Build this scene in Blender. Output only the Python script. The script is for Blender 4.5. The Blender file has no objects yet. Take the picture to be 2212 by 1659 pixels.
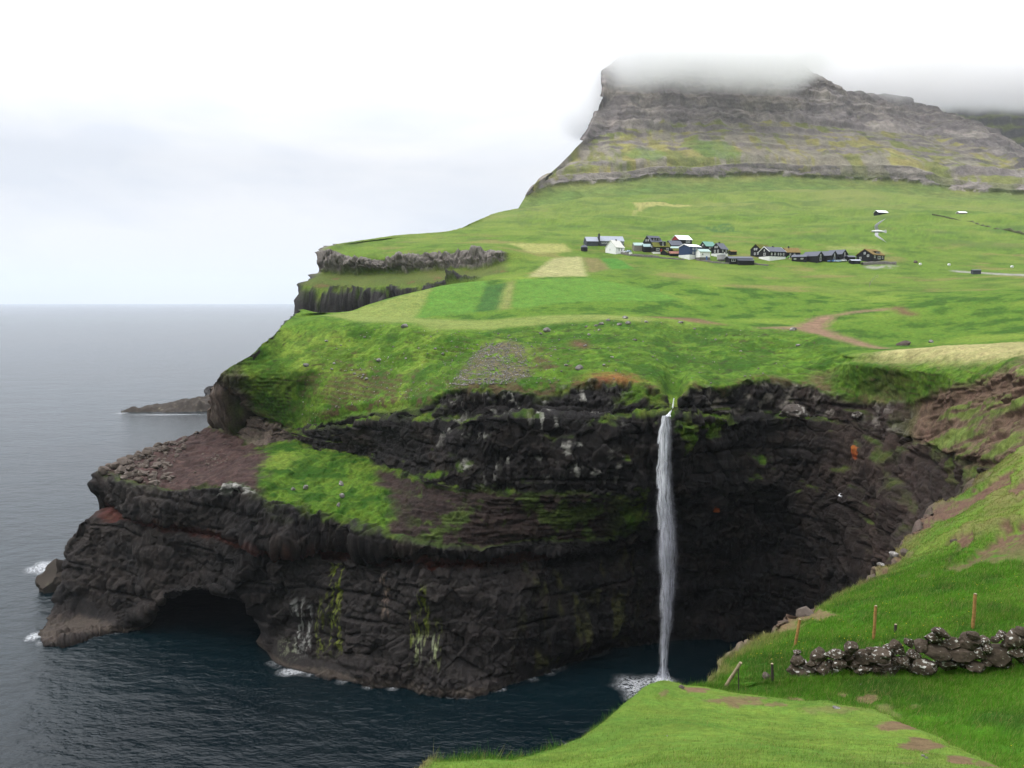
import bpy, bmesh, math, random
import numpy as np
from mathutils import Vector, Matrix

# ------------------------------------------------------------------ camera, sky, sun, exposure
SC = bpy.context.scene
COL = SC.collection
PW, PH, FOC = 2212.0, 1659.0, 1720.0          # width, height and focal length, one unit for all three
PITCH = math.radians(5.90)
CAM_Z = 85.0
cam_d = bpy.data.cameras.new("camera")
cam = bpy.data.objects.new("camera", cam_d)
COL.objects.link(cam)
cam.location = (0, 0, CAM_Z)
cam.rotation_euler = (math.radians(90) - PITCH, 0, 0)
cam_d.sensor_width = 36.0
cam_d.lens = 36.0 * FOC / PW
cam_d.clip_start = 0.2
cam_d.clip_end = 60000
SC.camera = cam

SUN_EL, SUN_AZ = math.radians(52), math.radians(-100)     # azimuth from +Y, clockwise: high, from the left
world = bpy.data.worlds.new("World")
SC.world = world
world.use_nodes = True

def sky_world():
    nt = world.node_tree; nt.nodes.clear()
    N = nt.nodes.new; L = nt.links.new
    out = N('ShaderNodeOutputWorld'); bg = N('ShaderNodeBackground')
    tc = N('ShaderNodeTexCoord'); sep = N('ShaderNodeSeparateXYZ')
    L(tc.outputs['Generated'], sep.inputs[0])
    sky = N('ShaderNodeTexSky'); sky.sky_type = 'NISHITA'; sky.sun_disc = False
    sky.sun_elevation = SUN_EL; sky.sun_rotation = SUN_AZ
    mp = N('ShaderNodeMapping'); mp.inputs['Scale'].default_value = (1.4, 1.4, 4.6)
    L(tc.outputs['Generated'], mp.inputs[0])
    n1 = N('ShaderNodeTexNoise'); n1.inputs['Scale'].default_value = 1.9; n1.inputs['Detail'].default_value = 5
    n1.inputs['Roughness'].default_value = 0.5; n1.inputs['Distortion'].default_value = 0.3
    L(mp.outputs[0], n1.inputs['Vector'])
    rp = N('ShaderNodeValToRGB')
    rp.color_ramp.elements[0].position = 0.40; rp.color_ramp.elements[0].color = (0.83, 0.865, 0.935, 1)
    rp.color_ramp.elements[1].position = 0.60; rp.color_ramp.elements[1].color = (1.0, 1.0, 1.02, 1)
    L(n1.outputs['Fac'], rp.inputs[0])
    # overcast: brighter towards the zenith
    mr = N('ShaderNodeMapRange'); mr.inputs['From Min'].default_value = 0.16; mr.inputs['From Max'].default_value = 0.9
    mr.inputs['To Min'].default_value = 0.97; mr.inputs['To Max'].default_value = 3.4
    L(sep.outputs['Z'], mr.inputs['Value'])
    mul = N('ShaderNodeVectorMath'); mul.operation = 'SCALE'
    L(rp.outputs['Color'], mul.inputs[0]); L(mr.outputs[0], mul.inputs['Scale'])
    ns = N('ShaderNodeVectorMath'); ns.operation = 'SCALE'; ns.inputs['Scale'].default_value = 0.05
    L(sky.outputs[0], ns.inputs[0])
    mx = N('ShaderNodeMix'); mx.data_type = 'RGBA'; mx.inputs['Factor'].default_value = 0.06
    L(mul.outputs[0], mx.inputs[6]); L(ns.outputs[0], mx.inputs[7])
    L(mx.outputs[2], bg.inputs['Color']); bg.inputs['Strength'].default_value = 1.0
    L(bg.outputs[0], out.inputs[0])
sky_world()

sun_d = bpy.data.lights.new("sun", 'SUN'); sun_d.energy = 1.5; sun_d.angle = math.radians(18)
sun_d.color = (1.0, 0.96, 0.9)
sun = bpy.data.objects.new("sun", sun_d); COL.objects.link(sun)
sd = Vector((math.sin(SUN_AZ) * math.cos(SUN_EL), math.cos(SUN_AZ) * math.cos(SUN_EL), math.sin(SUN_EL)))
sun.rotation_euler = (-sd).to_track_quat('-Z', 'Y').to_euler()

SC.view_settings.view_transform = 'Standard'
SC.view_settings.look = 'None'
SC.view_settings.exposure = 0.0
SC.view_settings.gamma = 1.0
SC.cycles.use_denoising = True
SC.cycles.denoiser = 'OPENIMAGEDENOISE'
SC.cycles.max_bounces = 20
SC.cycles.diffuse_bounces = 3
SC.cycles.glossy_bounces = 3
SC.cycles.transmission_bounces = 3
SC.cycles.transparent_max_bounces = 24
SC.cycles.volume_bounces = 18

# ------------------------------------------------------------------ helpers
CP, SP = math.cos(PITCH), math.sin(PITCH)

def slope_of(py):            # height gained per metre of depth along the sight line through height py
    v = (PH / 2 - py) / FOC
    return (-SP + v * CP) / (CP + v * SP)

def A(px, py, y): return (px, py, y)                      # seen at px, py, standing y metres away
def B(px, py, z): return (px, py, (z - CAM_Z) / slope_of(py))   # seen at px, py, at height z
def C(px, y, z):                                          # y metres away at height z
    t = (z - CAM_Z) / y
    v = (SP + t * CP) / (CP - t * SP)
    return (px, PH / 2 - v * FOC, y)

def at(px, py, y):
    u = (px - PW / 2) / FOC; v = (PH / 2 - py) / FOC
    t = y / (CP + v * SP)
    return np.array((u * t, y, CAM_Z + t * (-SP + v * CP)))

def to_xyz(px, py, y):
    u = (px - PW / 2) / FOC; v = (PH / 2 - py) / FOC
    t = y / (CP + v * SP)
    return np.stack([u * t, y + 0 * t, CAM_Z + t * (-SP + v * CP)], -1)

def to_pix(P):
    x, y, z = P[..., 0], P[..., 1], P[..., 2] - CAM_Z
    d = y * CP - z * SP; h = y * SP + z * CP
    d = np.maximum(d, 1e-3)
    return PW / 2 + FOC * x / d, PH / 2 - FOC * h / d

def pchip(xk, yk, x):
    xk = np.asarray(xk, float); yk = np.asarray(yk, float)
    h = np.diff(xk); d = np.diff(yk, axis=0)
    hh = h.reshape((-1,) + (1,) * (yk.ndim - 1))
    d = d / hh
    m = np.zeros_like(yk)
    if len(xk) > 2:
        a, b = d[:-1], d[1:]
        w1 = 2 * hh[1:] + hh[:-1]; w2 = hh[1:] + 2 * hh[:-1]
        same = (a * b) > 0
        with np.errstate(divide='ignore', invalid='ignore'):
            hm = (w1 + w2) / (w1 / np.where(same, a, 1) + w2 / np.where(same, b, 1))
        m[1:-1] = np.where(same, hm, 0)
    m[0] = d[0]; m[-1] = d[-1]
    i = np.clip(np.searchsorted(xk, x, side='right') - 1, 0, len(xk) - 2)
    t = ((x - xk[i]) / h[i])
    sh = (-1,) + (1,) * (yk.ndim - 1)
    t = t.reshape(sh); hi = h[i].reshape(sh)
    t = np.clip(t, -0.0, 1.0)
    return ((2*t**3 - 3*t**2 + 1) * yk[i] + (t**3 - 2*t**2 + t) * hi * m[i]
            + (-2*t**3 + 3*t**2) * yk[i+1] + (t**3 - t**2) * hi * m[i+1])

def smooth(a, b, x):
    t = np.clip((x - a) / (b - a), 0, 1)
    return t * t * (3 - 2 * t)

def _hash(ix, iy, iz, k=0):
    h = (ix.astype(np.int64) * 374761393 + iy.astype(np.int64) * 668265263 + iz.astype(np.int64) * 2147483647 + k * 974634777) & 0xffffffff
    h = ((h ^ (h >> 13)) * 1274126177) & 0xffffffff
    h = ((h ^ (h >> 16)) * 2246822519) & 0xffffffff
    return (h ^ (h >> 15)) & 0xffffffff

def perlin(P):
    F = np.floor(P).astype(np.int64); f = P - F
    u = f * f * f * (f * (f * 6 - 15) + 10)
    res = 0
    for dx in (0, 1):
        for dy in (0, 1):
            for dz in (0, 1):
                h = _hash(F[:, 0] + dx, F[:, 1] + dy, F[:, 2] + dz)
                g1 = (h & 1023) / 511.5 - 1; g2 = ((h >> 10) & 1023) / 511.5 - 1; g3 = ((h >> 20) & 1023) / 511.5 - 1
                dot = g1 * (f[:, 0] - dx) + g2 * (f[:, 1] - dy) + g3 * (f[:, 2] - dz)
                w = (u[:, 0] if dx else 1 - u[:, 0]) * (u[:, 1] if dy else 1 - u[:, 1]) * (u[:, 2] if dz else 1 - u[:, 2])
                res = res + w * dot
    return res * 1.2

def fbm(P, scale=1.0, octaves=4, gain=0.5, off=0.0):
    Q = P * (1.0 / np.asarray(scale)) + off
    a, r = 1.0, 0
    for o in range(octaves):
        r = r + a * perlin(Q)
        Q = Q * 2.03 + 17.3; a *= gain
    return r

def ridged(P, scale=1.0, octaves=4, gain=0.5, off=0.0):
    Q = P * (1.0 / np.asarray(scale)) + off
    a, r = 1.0, 0
    for o in range(octaves):
        r = r + a * (1 - 2 * np.abs(perlin(Q)))
        Q = Q * 2.03 + 17.3; a *= gain
    return r

def voronoi(P, scale, off=0.0):
    Q = P * (1.0 / np.asarray(scale)) + off
    F = np.floor(Q).astype(np.int64)
    n = len(Q)
    f1 = np.full(n, 9.0); f2 = np.full(n, 9.0); cid = np.zeros(n); cid2 = np.zeros(n)
    for dx in (-1, 0, 1):
        for dy in (-1, 0, 1):
            for dz in (-1, 0, 1):
                c = F + np.array((dx, dy, dz))
                h = _hash(c[:, 0], c[:, 1], c[:, 2], 3)
                px = c[:, 0] + (h & 1023) / 1023.; py = c[:, 1] + ((h >> 10) & 1023) / 1023.; pz = c[:, 2] + ((h >> 20) & 1023) / 1023.
                d = (Q[:, 0] - px) ** 2 + (Q[:, 1] - py) ** 2 + (Q[:, 2] - pz) ** 2
                hid = ((h * 2654435761) & 0xffff) / 65535.
                hid2 = (((h * 2246822519) & 0xffffffff) >> 12 & 0xffff) / 65535.
                less = d < f1
                f2 = np.where(less, f1, np.minimum(f2, d))
                cid = np.where(less, hid, cid); cid2 = np.where(less, hid2, cid2)
                f1 = np.where(less, d, f1)
    return np.sqrt(f1), np.sqrt(f2), cid, cid2

def inpoly(x, y, poly):
    r = np.zeros(len(x), bool)
    n = len(poly)
    for i in range(n):
        x1, y1 = poly[i]; x2, y2 = poly[(i + 1) % n]
        c = ((y1 > y) != (y2 > y)) & (x < (x2 - x1) * (y - y1) / (y2 - y1 + 1e-12) + x1)
        r ^= c
    return r

def tag(o, label=None, cat=None, group=None, kind=None):
    if label: o['label'] = label
    if cat: o['category'] = cat
    if group: o['group'] = group
    if kind: o['kind'] = kind
    return o

def grid_faces(nr, nc):
    i = np.arange(nr * nc).reshape(nr, nc)
    return np.stack([i[:-1, :-1], i[:-1, 1:], i[1:, 1:], i[1:, :-1]], -1).reshape(-1, 4)

def mesh_np(name, V, F, mat, attrs=None, parent=None, shade=True):
    me = bpy.data.meshes.new(name)
    V = np.ascontiguousarray(V, np.float32).reshape(-1, 3); F = np.ascontiguousarray(F, np.int32)
    me.vertices.add(len(V)); me.vertices.foreach_set('co', V.ravel())
    k = F.shape[1]
    me.loops.add(F.size); me.loops.foreach_set('vertex_index', F.ravel())
    me.polygons.add(len(F)); me.polygons.foreach_set('loop_start', np.arange(0, F.size, k, dtype=np.int32))
    me.polygons.foreach_set('loop_total', np.full(len(F), k, np.int32))
    me.update(calc_edges=True); me.validate()
    if shade:
        me.polygons.foreach_set('use_smooth', np.ones(len(me.polygons), bool))
    for nm, a in (attrs or {}).items():
        a = np.asarray(a, np.float32)
        if a.ndim == 2:
            at_ = me.color_attributes.new(nm, 'FLOAT_COLOR', 'POINT')
            c = np.ones((len(V), 4), np.float32); c[:, :3] = a[:, :3]
            at_.data.foreach_set('color', c.ravel())
        else:
            at_ = me.attributes.new(nm, 'FLOAT', 'POINT'); at_.data.foreach_set('value', a.ravel())
    if mat: me.materials.append(mat)
    o = bpy.data.objects.new(name, me); COL.objects.link(o)
    if parent: o.parent = parent
    return o

# ------------------------------------------------------------------ materials
def new_mat(name):
    m = bpy.data.materials.new(name); m.use_nodes = True
    nt = m.node_tree
    return m, nt, nt.nodes['Principled BSDF']

def plain(name, col, rough=0.7, spec=0.3, var=0.12, scale=2.0, metallic=0.0):
    m, nt, b = new_mat(name)
    N = nt.nodes.new; L = nt.links.new
    tc = N('ShaderNodeTexCoord')
    n = N('ShaderNodeTexNoise'); n.inputs['Scale'].default_value = scale; n.inputs['Detail'].default_value = 5
    L(tc.outputs['Object'], n.inputs['Vector'])
    r = N('ShaderNodeMapRange'); r.inputs['From Min'].default_value = 0.3; r.inputs['From Max'].default_value = 0.7
    r.inputs['To Min'].default_value = 1 - var; r.inputs['To Max'].default_value = 1 + var
    L(n.outputs['Fac'], r.inputs['Value'])
    s = N('ShaderNodeVectorMath'); s.operation = 'SCALE'; s.inputs[0].default_value = col[:3]
    L(r.outputs[0], s.inputs['Scale']); L(s.outputs[0], b.inputs['Base Color'])
    b.inputs['Roughness'].default_value = rough; b.inputs['Specular IOR Level'].default_value = spec
    b.inputs['Metallic'].default_value = metallic
    return m

def terrain_mat(name, scales, bump=1.0, var=0.35, cracks=0.0):
    """Colour from the ground's own cover (attribute Col), broken up by noise; 'rock' makes it harder and shinier."""
    m, nt, b = new_mat(name)
    N = nt.nodes.new; L = nt.links.new
    ca = N('ShaderNodeVertexColor'); ca.layer_name = 'Col'
    ra = N('ShaderNodeAttribute'); ra.attribute_name = 'rock'
    tc = N('ShaderNodeTexCoord')
    facs = []
    for s, det in scales:
        n = N('ShaderNodeTexNoise'); n.inputs['Scale'].default_value = s; n.inputs['Detail'].default_value = det
        n.inputs['Roughness'].default_value = 0.62
        L(tc.outputs['Object'], n.inputs['Vector']); facs.append(n)
    add = N('ShaderNodeMath'); add.operation = 'ADD'
    L(facs[0].outputs['Fac'], add.inputs[0]); L(facs[1].outputs['Fac'], add.inputs[1])
    r = N('ShaderNodeMapRange'); r.inputs['From Min'].default_value = 0.72; r.inputs['From Max'].default_value = 1.28
    r.inputs['To Min'].default_value = 1 - var; r.inputs['To Max'].default_value = 1 + var
    L(add.outputs[0], r.inputs['Value'])
    s = N('ShaderNodeVectorMath'); s.operation = 'SCALE'
    L(ca.outputs['Color'], s.inputs[0]); L(r.outputs[0], s.inputs['Scale'])
    # yellowish and bluish drift
    n3 = N('ShaderNodeTexNoise'); n3.inputs['Scale'].default_value = scales[0][0] * 0.35; n3.inputs['Detail'].default_value = 4
    L(tc.outputs['Object'], n3.inputs['Vector'])
    h = N('ShaderNodeMapRange'); h.inputs['From Min'].default_value = 0.3; h.inputs['From Max'].default_value = 0.7
    h.inputs['To Min'].default_value = 0.485; h.inputs['To Max'].default_value = 0.512
    L(n3.outputs['Fac'], h.inputs['Value'])
    hs = N('ShaderNodeHueSaturation'); L(h.outputs[0], hs.inputs['Hue']); L(s.outputs[0], hs.inputs['Color'])
    L(hs.outputs[0], b.inputs['Base Color'])
    rr = N('ShaderNodeMapRange'); rr.inputs['To Min'].default_value = 0.95; rr.inputs['To Max'].default_value = 0.75
    L(ra.outputs['Fac'], rr.inputs['Value']); L(rr.outputs[0], b.inputs['Roughness'])
    sp = N('ShaderNodeMapRange'); sp.inputs['To Min'].default_value = 0.08; sp.inputs['To Max'].default_value = 0.16
    L(ra.outputs['Fac'], sp.inputs['Value']); L(sp.outputs[0], b.inputs['Specular IOR Level'])
    bp = N('ShaderNodeBump'); bp.inputs['Strength'].default_value = 0.7; bp.inputs['Distance'].default_value = bump
    L(add.outputs[0], bp.inputs['Height']); L(bp.outputs[0], b.inputs['Normal'])
    if cracks:
        prev = bp
        for sc_, st_, dist in ((cracks, 0.75, 0.30), (cracks * 2.7, 0.6, 0.14)):
            mp = N('ShaderNodeMapping'); mp.inputs['Scale'].default_value = (1, 1, 0.62); L(tc.outputs['Object'], mp.inputs[0])
            wn = N('ShaderNodeTexNoise'); wn.inputs['Scale'].default_value = sc_ * 1.2; wn.inputs['Detail'].default_value = 3; L(mp.outputs[0], wn.inputs['Vector'])
            wm = N('ShaderNodeMix'); wm.data_type = 'VECTOR'; wm.inputs['Factor'].default_value = 0.12
            L(mp.outputs[0], wm.inputs[4]); L(wn.outputs['Color'], wm.inputs[5])
            vo = N('ShaderNodeTexVoronoi'); vo.inputs['Scale'].default_value = sc_; L(wm.outputs[1], vo.inputs['Vector'])
            hm = N('ShaderNodeVectorMath'); hm.operation = 'DOT_PRODUCT'; hm.inputs[1].default_value = (0.6, 0.4, 0.0); L(vo.outputs['Color'], hm.inputs[0])
            mu = N('ShaderNodeMath'); mu.operation = 'MULTIPLY'; L(hm.outputs['Value'], mu.inputs[0]); L(ra.outputs['Fac'], mu.inputs[1])
            b2 = N('ShaderNodeBump'); b2.inputs['Strength'].default_value = st_; b2.inputs['Distance'].default_value = dist
            L(mu.outputs[0], b2.inputs['Height']); L(prev.outputs[0], b2.inputs['Normal']); prev = b2
        L(prev.outputs[0], b.inputs['Normal'])
    return m

# ------------------------------------------------------------------ lofts: rows of surveyed ridge, ledge and shore lines joined into ground
def row_eval(pts, s, S0):
    pts = sorted(pts)
    px0 = pts[0][0]
    p = np.where(s < S0, px0 + s / S0 * (S0 - px0), s)
    k = np.array(pts)
    xk = k[:, 0]
    if xk[-1] < p.max():
        k = np.vstack([k, k[-1] + np.array((p.max() - xk[-1] + 1, 0, 0))]); xk = k[:, 0]
    py = pchip(xk, k[:, 1], p); y = pchip(xk, k[:, 2], p)
    return to_xyz(p, py, y)

def loft(rows, s, step, nmin=4, wrap=None, maxsub=200):
    """rows: list of (points, S0). Returns grid V[nr,nc,3], row coordinate u[nr]."""
    R = np.stack([row_eval(p, s, S0) for p, S0 in rows])          # k, nc, 3
    if wrap is not None:
        R = np.concatenate([wrap(R), R], 1)
    k = len(rows)
    qx, qy = to_pix(R)
    us = []
    for i in range(k - 1):
        dd = np.median(np.hypot(qx[i + 1] - qx[i], qy[i + 1] - qy[i]))
        n = int(min(maxsub, max(nmin, round(dd / step))))
        us.append(i + np.arange(n) / n)
    us = np.concatenate(us + [np.array([k - 1.0])])
    V = pchip(np.arange(k), R, us)
    return V, us

def normals(V):
    du = np.gradient(V, axis=0); dv = np.gradient(V, axis=1)
    n = np.cross(dv, du)
    l = np.linalg.norm(n, axis=-1, keepdims=True)
    n = n / np.maximum(l, 1e-9)
    return n

def blur_rows(a, k):
    if k < 1: return a
    w = np.ones(2 * k + 1) / (2 * k + 1)
    pad = np.pad(a, ((k, k),) + ((0, 0),) * (a.ndim - 1), mode='edge')
    c = np.cumsum(np.concatenate([np.zeros((1,) + a.shape[1:]), pad], 0), 0)
    return (c[2 * k + 1:] - c[:-(2 * k + 1)]) / (2 * k + 1)

def blur2(a, kr, kc):
    return np.swapaxes(blur_rows(np.swapaxes(blur_rows(a, kr), 0, 1), kc), 0, 1)

# ------------------------------------------------------------------ headland, meadows and far cliff
R1 = [B(78,1373,0),B(105,1396,0),B(151,1389,0),B(206,1373,0),B(275,1362,0),B(325,1342,0),C(345,240,0),C(562,236,0),B(576,1414,0),B(591,1433,0),B(642,1451,0),B(710,1465,0),B(779,1479,0),B(871,1486,0),B(950,1499,0),B(1000,1502,0),B(1050,1492,0),B(1150,1466,0),B(1230,1432,0),B(1320,1402,0),B(1400,1390,0),B(1500,1383,0),B(1600,1380,0),C(1700,188,0),C(1800,172,0),C(1900,150,0),C(2000,118,0),C(2100,95,0),C(2212,76,0),C(2600,50,0)]
R0 = [C(p[0], p[2] + 0.5, -6) for p in R1]
R2 = [A(118,1320,207),A(206,1338,203.5),A(275,1330,200),A(330,1316,198),C(352,236,9),C(560,233,10),A(576,1375,184),A(700,1400,177.5),A(871,1420,169),A(950,1430,167),A(1050,1425,168),A(1200,1395,174),A(1320,1350,182),C(1440,191,8),C(1600,194,8),C(1700,188,8),C(1800,172,8),C(1900,150.5,8),C(2000,119,8),C(2100,95.5,8),C(2212,76,8),C(2600,50,8)]
R3 = [A(150,1200,217),A(206,1230,210),A(275,1268,204),A(330,1300,199),A(345,1296,197),A(380,1284,194),A(412,1276,192),A(458,1269,189),A(495,1269,187),A(527,1278,186),A(555,1299,184),A(571,1323,183),A(580,1330,183),A(642,1330,181),A(710,1335,178),A(871,1350,170),A(950,1355,168),A(1050,1350,169),A(1200,1325,175),A(1320,1290,182),C(1440,190,15),C(1600,193,15),C(1700,188,15),C(1800,172.5,15),C(1900,151,15),C(2000,119.5,15),C(2100,96,15),C(2212,76.5,15),C(2600,50,15)]
R3b = [B(176,1126,24.5),B(260,1132,25),B(330,1155,25),B(399,1166,25),B(481,1182,25),B(550,1203,25),B(620,1210,25),B(664,1210,25),B(779,1222,25),B(871,1234,25),B(950,1242,25),B(1007,1242,25),B(1076,1232,25),B(1117,1224,25),A(1200,1218,178),A(1320,1205,184),C(1440,189,24),C(1500,190,24),C(1600,192,24),C(1700,188,24),C(1800,173,24),C(1900,152,24),C(2000,121,24),C(2100,97,24),C(2212,77,24),C(2600,51,24)]
R4 = [B(234,1094,26.5),B(321,1131,26.5),B(399,1144,26.5),B(481,1163,26.5),B(550,1186,26.5),B(610,1188,26.5),B(664,1184,26.5),B(779,1193,26.5),B(871,1206,26.5),B(950,1218,26.5),B(1007,1216,26.5),B(1076,1210,26.5),B(1117,1205,26.5),A(1200,1202,177.5),A(1320,1190,183.5),C(1440,188,27),C(1500,189,27),C(1600,191,27),C(1700,188,27),C(1800,174,27),C(1900,153,27),C(2000,122,27),C(2100,98,27),C(2212,78,27),C(2600,51,27)]
R5 = [B(232,1078,29),B(321,1120,29),B(399,1132,29),B(481,1150,29),B(550,1174,29),B(610,1178,29),B(664,1172,29),B(779,1180,29),B(871,1192,29),B(950,1203,29),B(1007,1200,29),B(1076,1197,29),B(1117,1193,29),A(1200,1192,176),A(1320,1180,182),C(1440,187,29),C(1500,188,29),C(1600,190.5,29),C(1700,188,29),C(1800,174.5,29),C(1900,153.5,29),C(2000,122.5,29),C(2100,98.5,29),C(2212,78.5,29),C(2600,51,29)]
R6 = [A(213,1025,226),A(247,1039,218),A(312,1053,208),A(394,1062,199),A(440,1054,194),A(500,1050,190),A(550,1065,187),A(570,1085,186),A(591,1094,185),A(642,1108,184),A(715,1126,182),A(825,1153,176),A(917,1172,172),A(961,1181,171),A(1007,1184,171.5),A(1053,1182,173),A(1117,1176,175),A(1200,1170,177),A(1320,1166,181),C(1440,184,34),C(1500,187,34),C(1600,190,34),C(1700,188,34),C(1800,175,34),C(1900,154,34),C(2000,123,34),C(2100,99,34),C(2212,79,34),C(2600,52,34)]
R8 = [B(451,920,42),B(504,933,42),B(550,952,42),B(577,956,42),B(600,952,42),B(642,956,42.5),B(687,973,42),B(756,979,42),B(802,988,42),B(823,1002,42),B(871,1021,42),B(938,1048,42),B(1053,1062,42),B(1158,1057,43),B(1236,1062,43),A(1374,1071,175.5),C(1440,178,42),C(1500,181,42),C(1600,187,42),C(1700,187,42),C(1800,177,42),C(1900,158,42),C(2000,128,42),C(2100,103,42),C(2212,81,42),C(2600,53,42)]
R10 = [A(453,882,270),A(500,888,262),A(550,903,252),A(600,922,247),A(642,938,242),A(690,930,231),A(740,925,226),A(790,915,218),A(830,910,212),A(880,912,200),A(950,908,188),A(1050,905,181),A(1150,905,178),A(1250,905,178),A(1350,903,176),A(1420,900,175),A(1440,898,174.5),A(1460,900,175.5),A(1500,905,179),A(1600,905,186),A(1700,905,188),A(1800,915,183),A(1900,930,170),A(2000,960,148),A(2100,1000,115),A(2212,1010,92),A(2600,1000,62)]
R11 = [A(458,850,264),A(500,862,257),A(536,875,253),A(560,893,250),A(600,912,248),A(642,930,244),A(690,900,233),A(740,880,228),A(790,872,222),A(830,868,216),A(880,862,205),A(930,855,197),A(970,843,192),A(1022,833,188),A(1139,832,186),A(1217,828,185),A(1290,822,185),A(1390,828,184),A(1422,838,182.5),A(1445,878,181),A(1460,884,180.5),A(1476,850,181),A(1492,832,182),A(1560,836,187),A(1640,812,192),A(1700,820,192),A(1760,830,190),A(1800,845,186),A(1900,868,174),A(1950,870,164),A(2000,885,152),A(2060,890,135),A(2100,890,124),A(2212,880,100),A(2600,850,70)]
R12 = [A(478,806,248),A(560,812,246),A(640,815,243),A(730,800,242),A(850,790,236),A(960,778,224),A(1100,770,210),A(1250,765,208),A(1400,770,208),A(1445,792,205),A(1470,802,203),A(1500,788,206),A(1600,775,215),A(1700,775,212),A(1780,782,196),A(1850,790,180),A(1950,800,162),A(2000,805,152),A(2100,815,130),A(2212,800,106),A(2600,770,76)]
R12b = [A(553,757,250),A(600,762,252),A(700,750,254),A(800,742,252),A(900,740,243),A(960,740,235),A(1100,735,227),A(1300,725,229),A(1412,728,233),A(1470,748,230),A(1520,745,231),A(1620,735,236),A(1720,740,228),A(1780,760,205),A(1850,778,184),A(2000,784,160),A(2100,780,140),A(2212,766,120),A(2600,735,90)]
R13 = [A(603,711,264),A(694,687,282),A(776,697,268),A(885,699,261),A(944,714,249),A(1022,714,246),A(1139,704,247),A(1217,693,253),A(1295,688,257),A(1412,690,263),A(1500,700,262),A(1620,708,258),A(1720,712,250),A(1780,735,222),A(1830,768,190),A(1900,759,180),A(2000,751,170),A(2100,744,162),A(2212,738,155),A(2600,715,130)]
R14 = [A(632,686,284),A(700,679,305),A(776,682,298),A(900,684,290),A(1022,690,280),A(1139,680,280),A(1300,670,290),A(1412,676,292),A(1500,684,288),A(1620,696,280),A(1720,700,268),A(1780,718,245),A(1830,740,215),A(1920,750,203),A(2000,750,196),A(2100,746,186),A(2212,742,176),A(2600,722,150)]
R14b = [A(645,675,294),A(720,676,308),A(800,664,316),A(900,650,320),A(1022,655,318),A(1139,648,318),A(1300,645,318),A(1412,652,315),A(1500,660,310),A(1620,680,300),A(1720,686,285),A(1780,695,272),A(1860,700,256),A(2000,712,240),A(2212,705,218),A(2600,690,190)]
R15 = [A(655,668,302),A(694,676,312),A(756,672,318),A(795,658,324),A(834,646,332),A(912,627,346),A(967,615,359),A(1061,605,375),A(1100,601,382),A(1150,598,385),A(1300,605,375),A(1412,615,365),A(1500,620,360),A(1620,635,345),A(1720,648,330),A(1860,655,310),A(2000,650,295),A(2212,638,280),A(2600,620,250)]
R16 = [C(654,350,35),C(800,376,42),C(912,390,55),C(1000,393,74),A(1061,606,388),A(1110,597,393),A(1150,592,395),A(1300,596,390),A(1412,604,382),A(1500,608,378),A(1620,618,365),A(1720,625,358),A(1860,632,345),A(2000,628,338),A(2212,618,330),A(2600,600,300)]
R17 = [C(654,418,40),C(750,415,50),C(850,412,60),C(912,410,72),A(967,620,405),A(1061,602,400),A(1100,594,403),A(1150,587,402),A(1300,587,405),A(1412,595,398),A(1500,600,395),A(1620,608,385),A(1720,612,380),A(1860,617,372),A(2000,614,368),A(2212,604,360),A(2600,590,335)]
R18 = [A(657,620,428),A(725,628,428),A(787,625,426),A(846,621,422),A(905,619,418),A(967,611,412),A(1061,595,409),A(1100,588,411),A(1150,580,412),A(1300,577,422),A(1412,585,418),A(1500,590,412),A(1620,596,406),A(1720,600,402),A(2000,600,398),A(2212,594,390),A(2600,580,370)]
R19 = [A(697,588,452),A(748,589,450),A(865,587,442),A(944,582,436),A(1022,580,430),A(1072,570,432),A(1115,560,436),A(1160,565,435),A(1300,562,448),A(1412,568,446),A(1500,572,445),A(1720,582,435),A(2212,585,420),A(2600,570,400)]
R20 = [A(701,546,457),A(737,554,455),A(826,560,447),A(905,552,443),A(983,544,439),A(1061,543,437),A(1115,546,444),A(1170,552,455),A(1300,548,475),A(1412,552,472),A(1500,556,470),A(1700,563,460),A(1900,566,455),A(2212,572,455),A(2600,560,440)]
R21 = [A(706,541,464),A(760,536,482),A(900,527,490),A(1100,522,500),A(1270,524,505),A(1500,522,520),A(1700,532,510),A(1900,540,500),A(2212,550,495),A(2600,535,480)]
R22 = [A(714,533,474),A(800,520,512),A(900,512,535),A(1000,498,575),A(1100,490,600),A(1200,487,640),A(1300,480,680),A(1420,484,690),A(1500,474,715),A(1700,474,720),A(1900,466,735),A(2212,474,720),A(2600,475,680)]
R22b = [A(722,530,482),A(860,512,528),A(960,501,565),A(1020,486,630),A(1100,462,740),A(1200,457,820),A(1300,452,860),A(1400,446,880),A(1500,452,870),A(1600,448,890),A(1750,446,900),A(1900,448,900),A(2050,452,890),A(2212,458,860),A(2600,464,830)]
R23 = [A(730,527,492),A(860,509,542),A(980,498,582),A(1030,477,655),A(1080,460,790),A(1115,456,880),A(1200,444,950),A(1277,428,1010),A(1393,425,1040),A(1597,417,1070),A(1850,412,1090),A(1952,423,1090),A(2054,433,1070),A(2212,438,1030),A(2600,448,960)]
def behind(row):
    out = []
    for px, py, y in row:
        P = at(px, py, y)
        if px < 1112: out.append(C(px, y + 70, -6))
        else: out.append(C(px, y + 160, P[2] - 25))
    return out
R24 = behind(R23)

def wrap_left(R, K=tuple(np.linspace(1.0, 0.0, 29)[:-1] ** 1.8), dy=70.0):
    e = R[:, :1]
    cols = []
    for t in K:
        p = e.copy()
        p[..., 0] += 12 * t; p[..., 1] += dy * t
        p[..., 2] = e[..., 2] + (-6 - e[..., 2]) * t ** 0.55
        cols.append(p)
    return np.concatenate(cols, 1)

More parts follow.
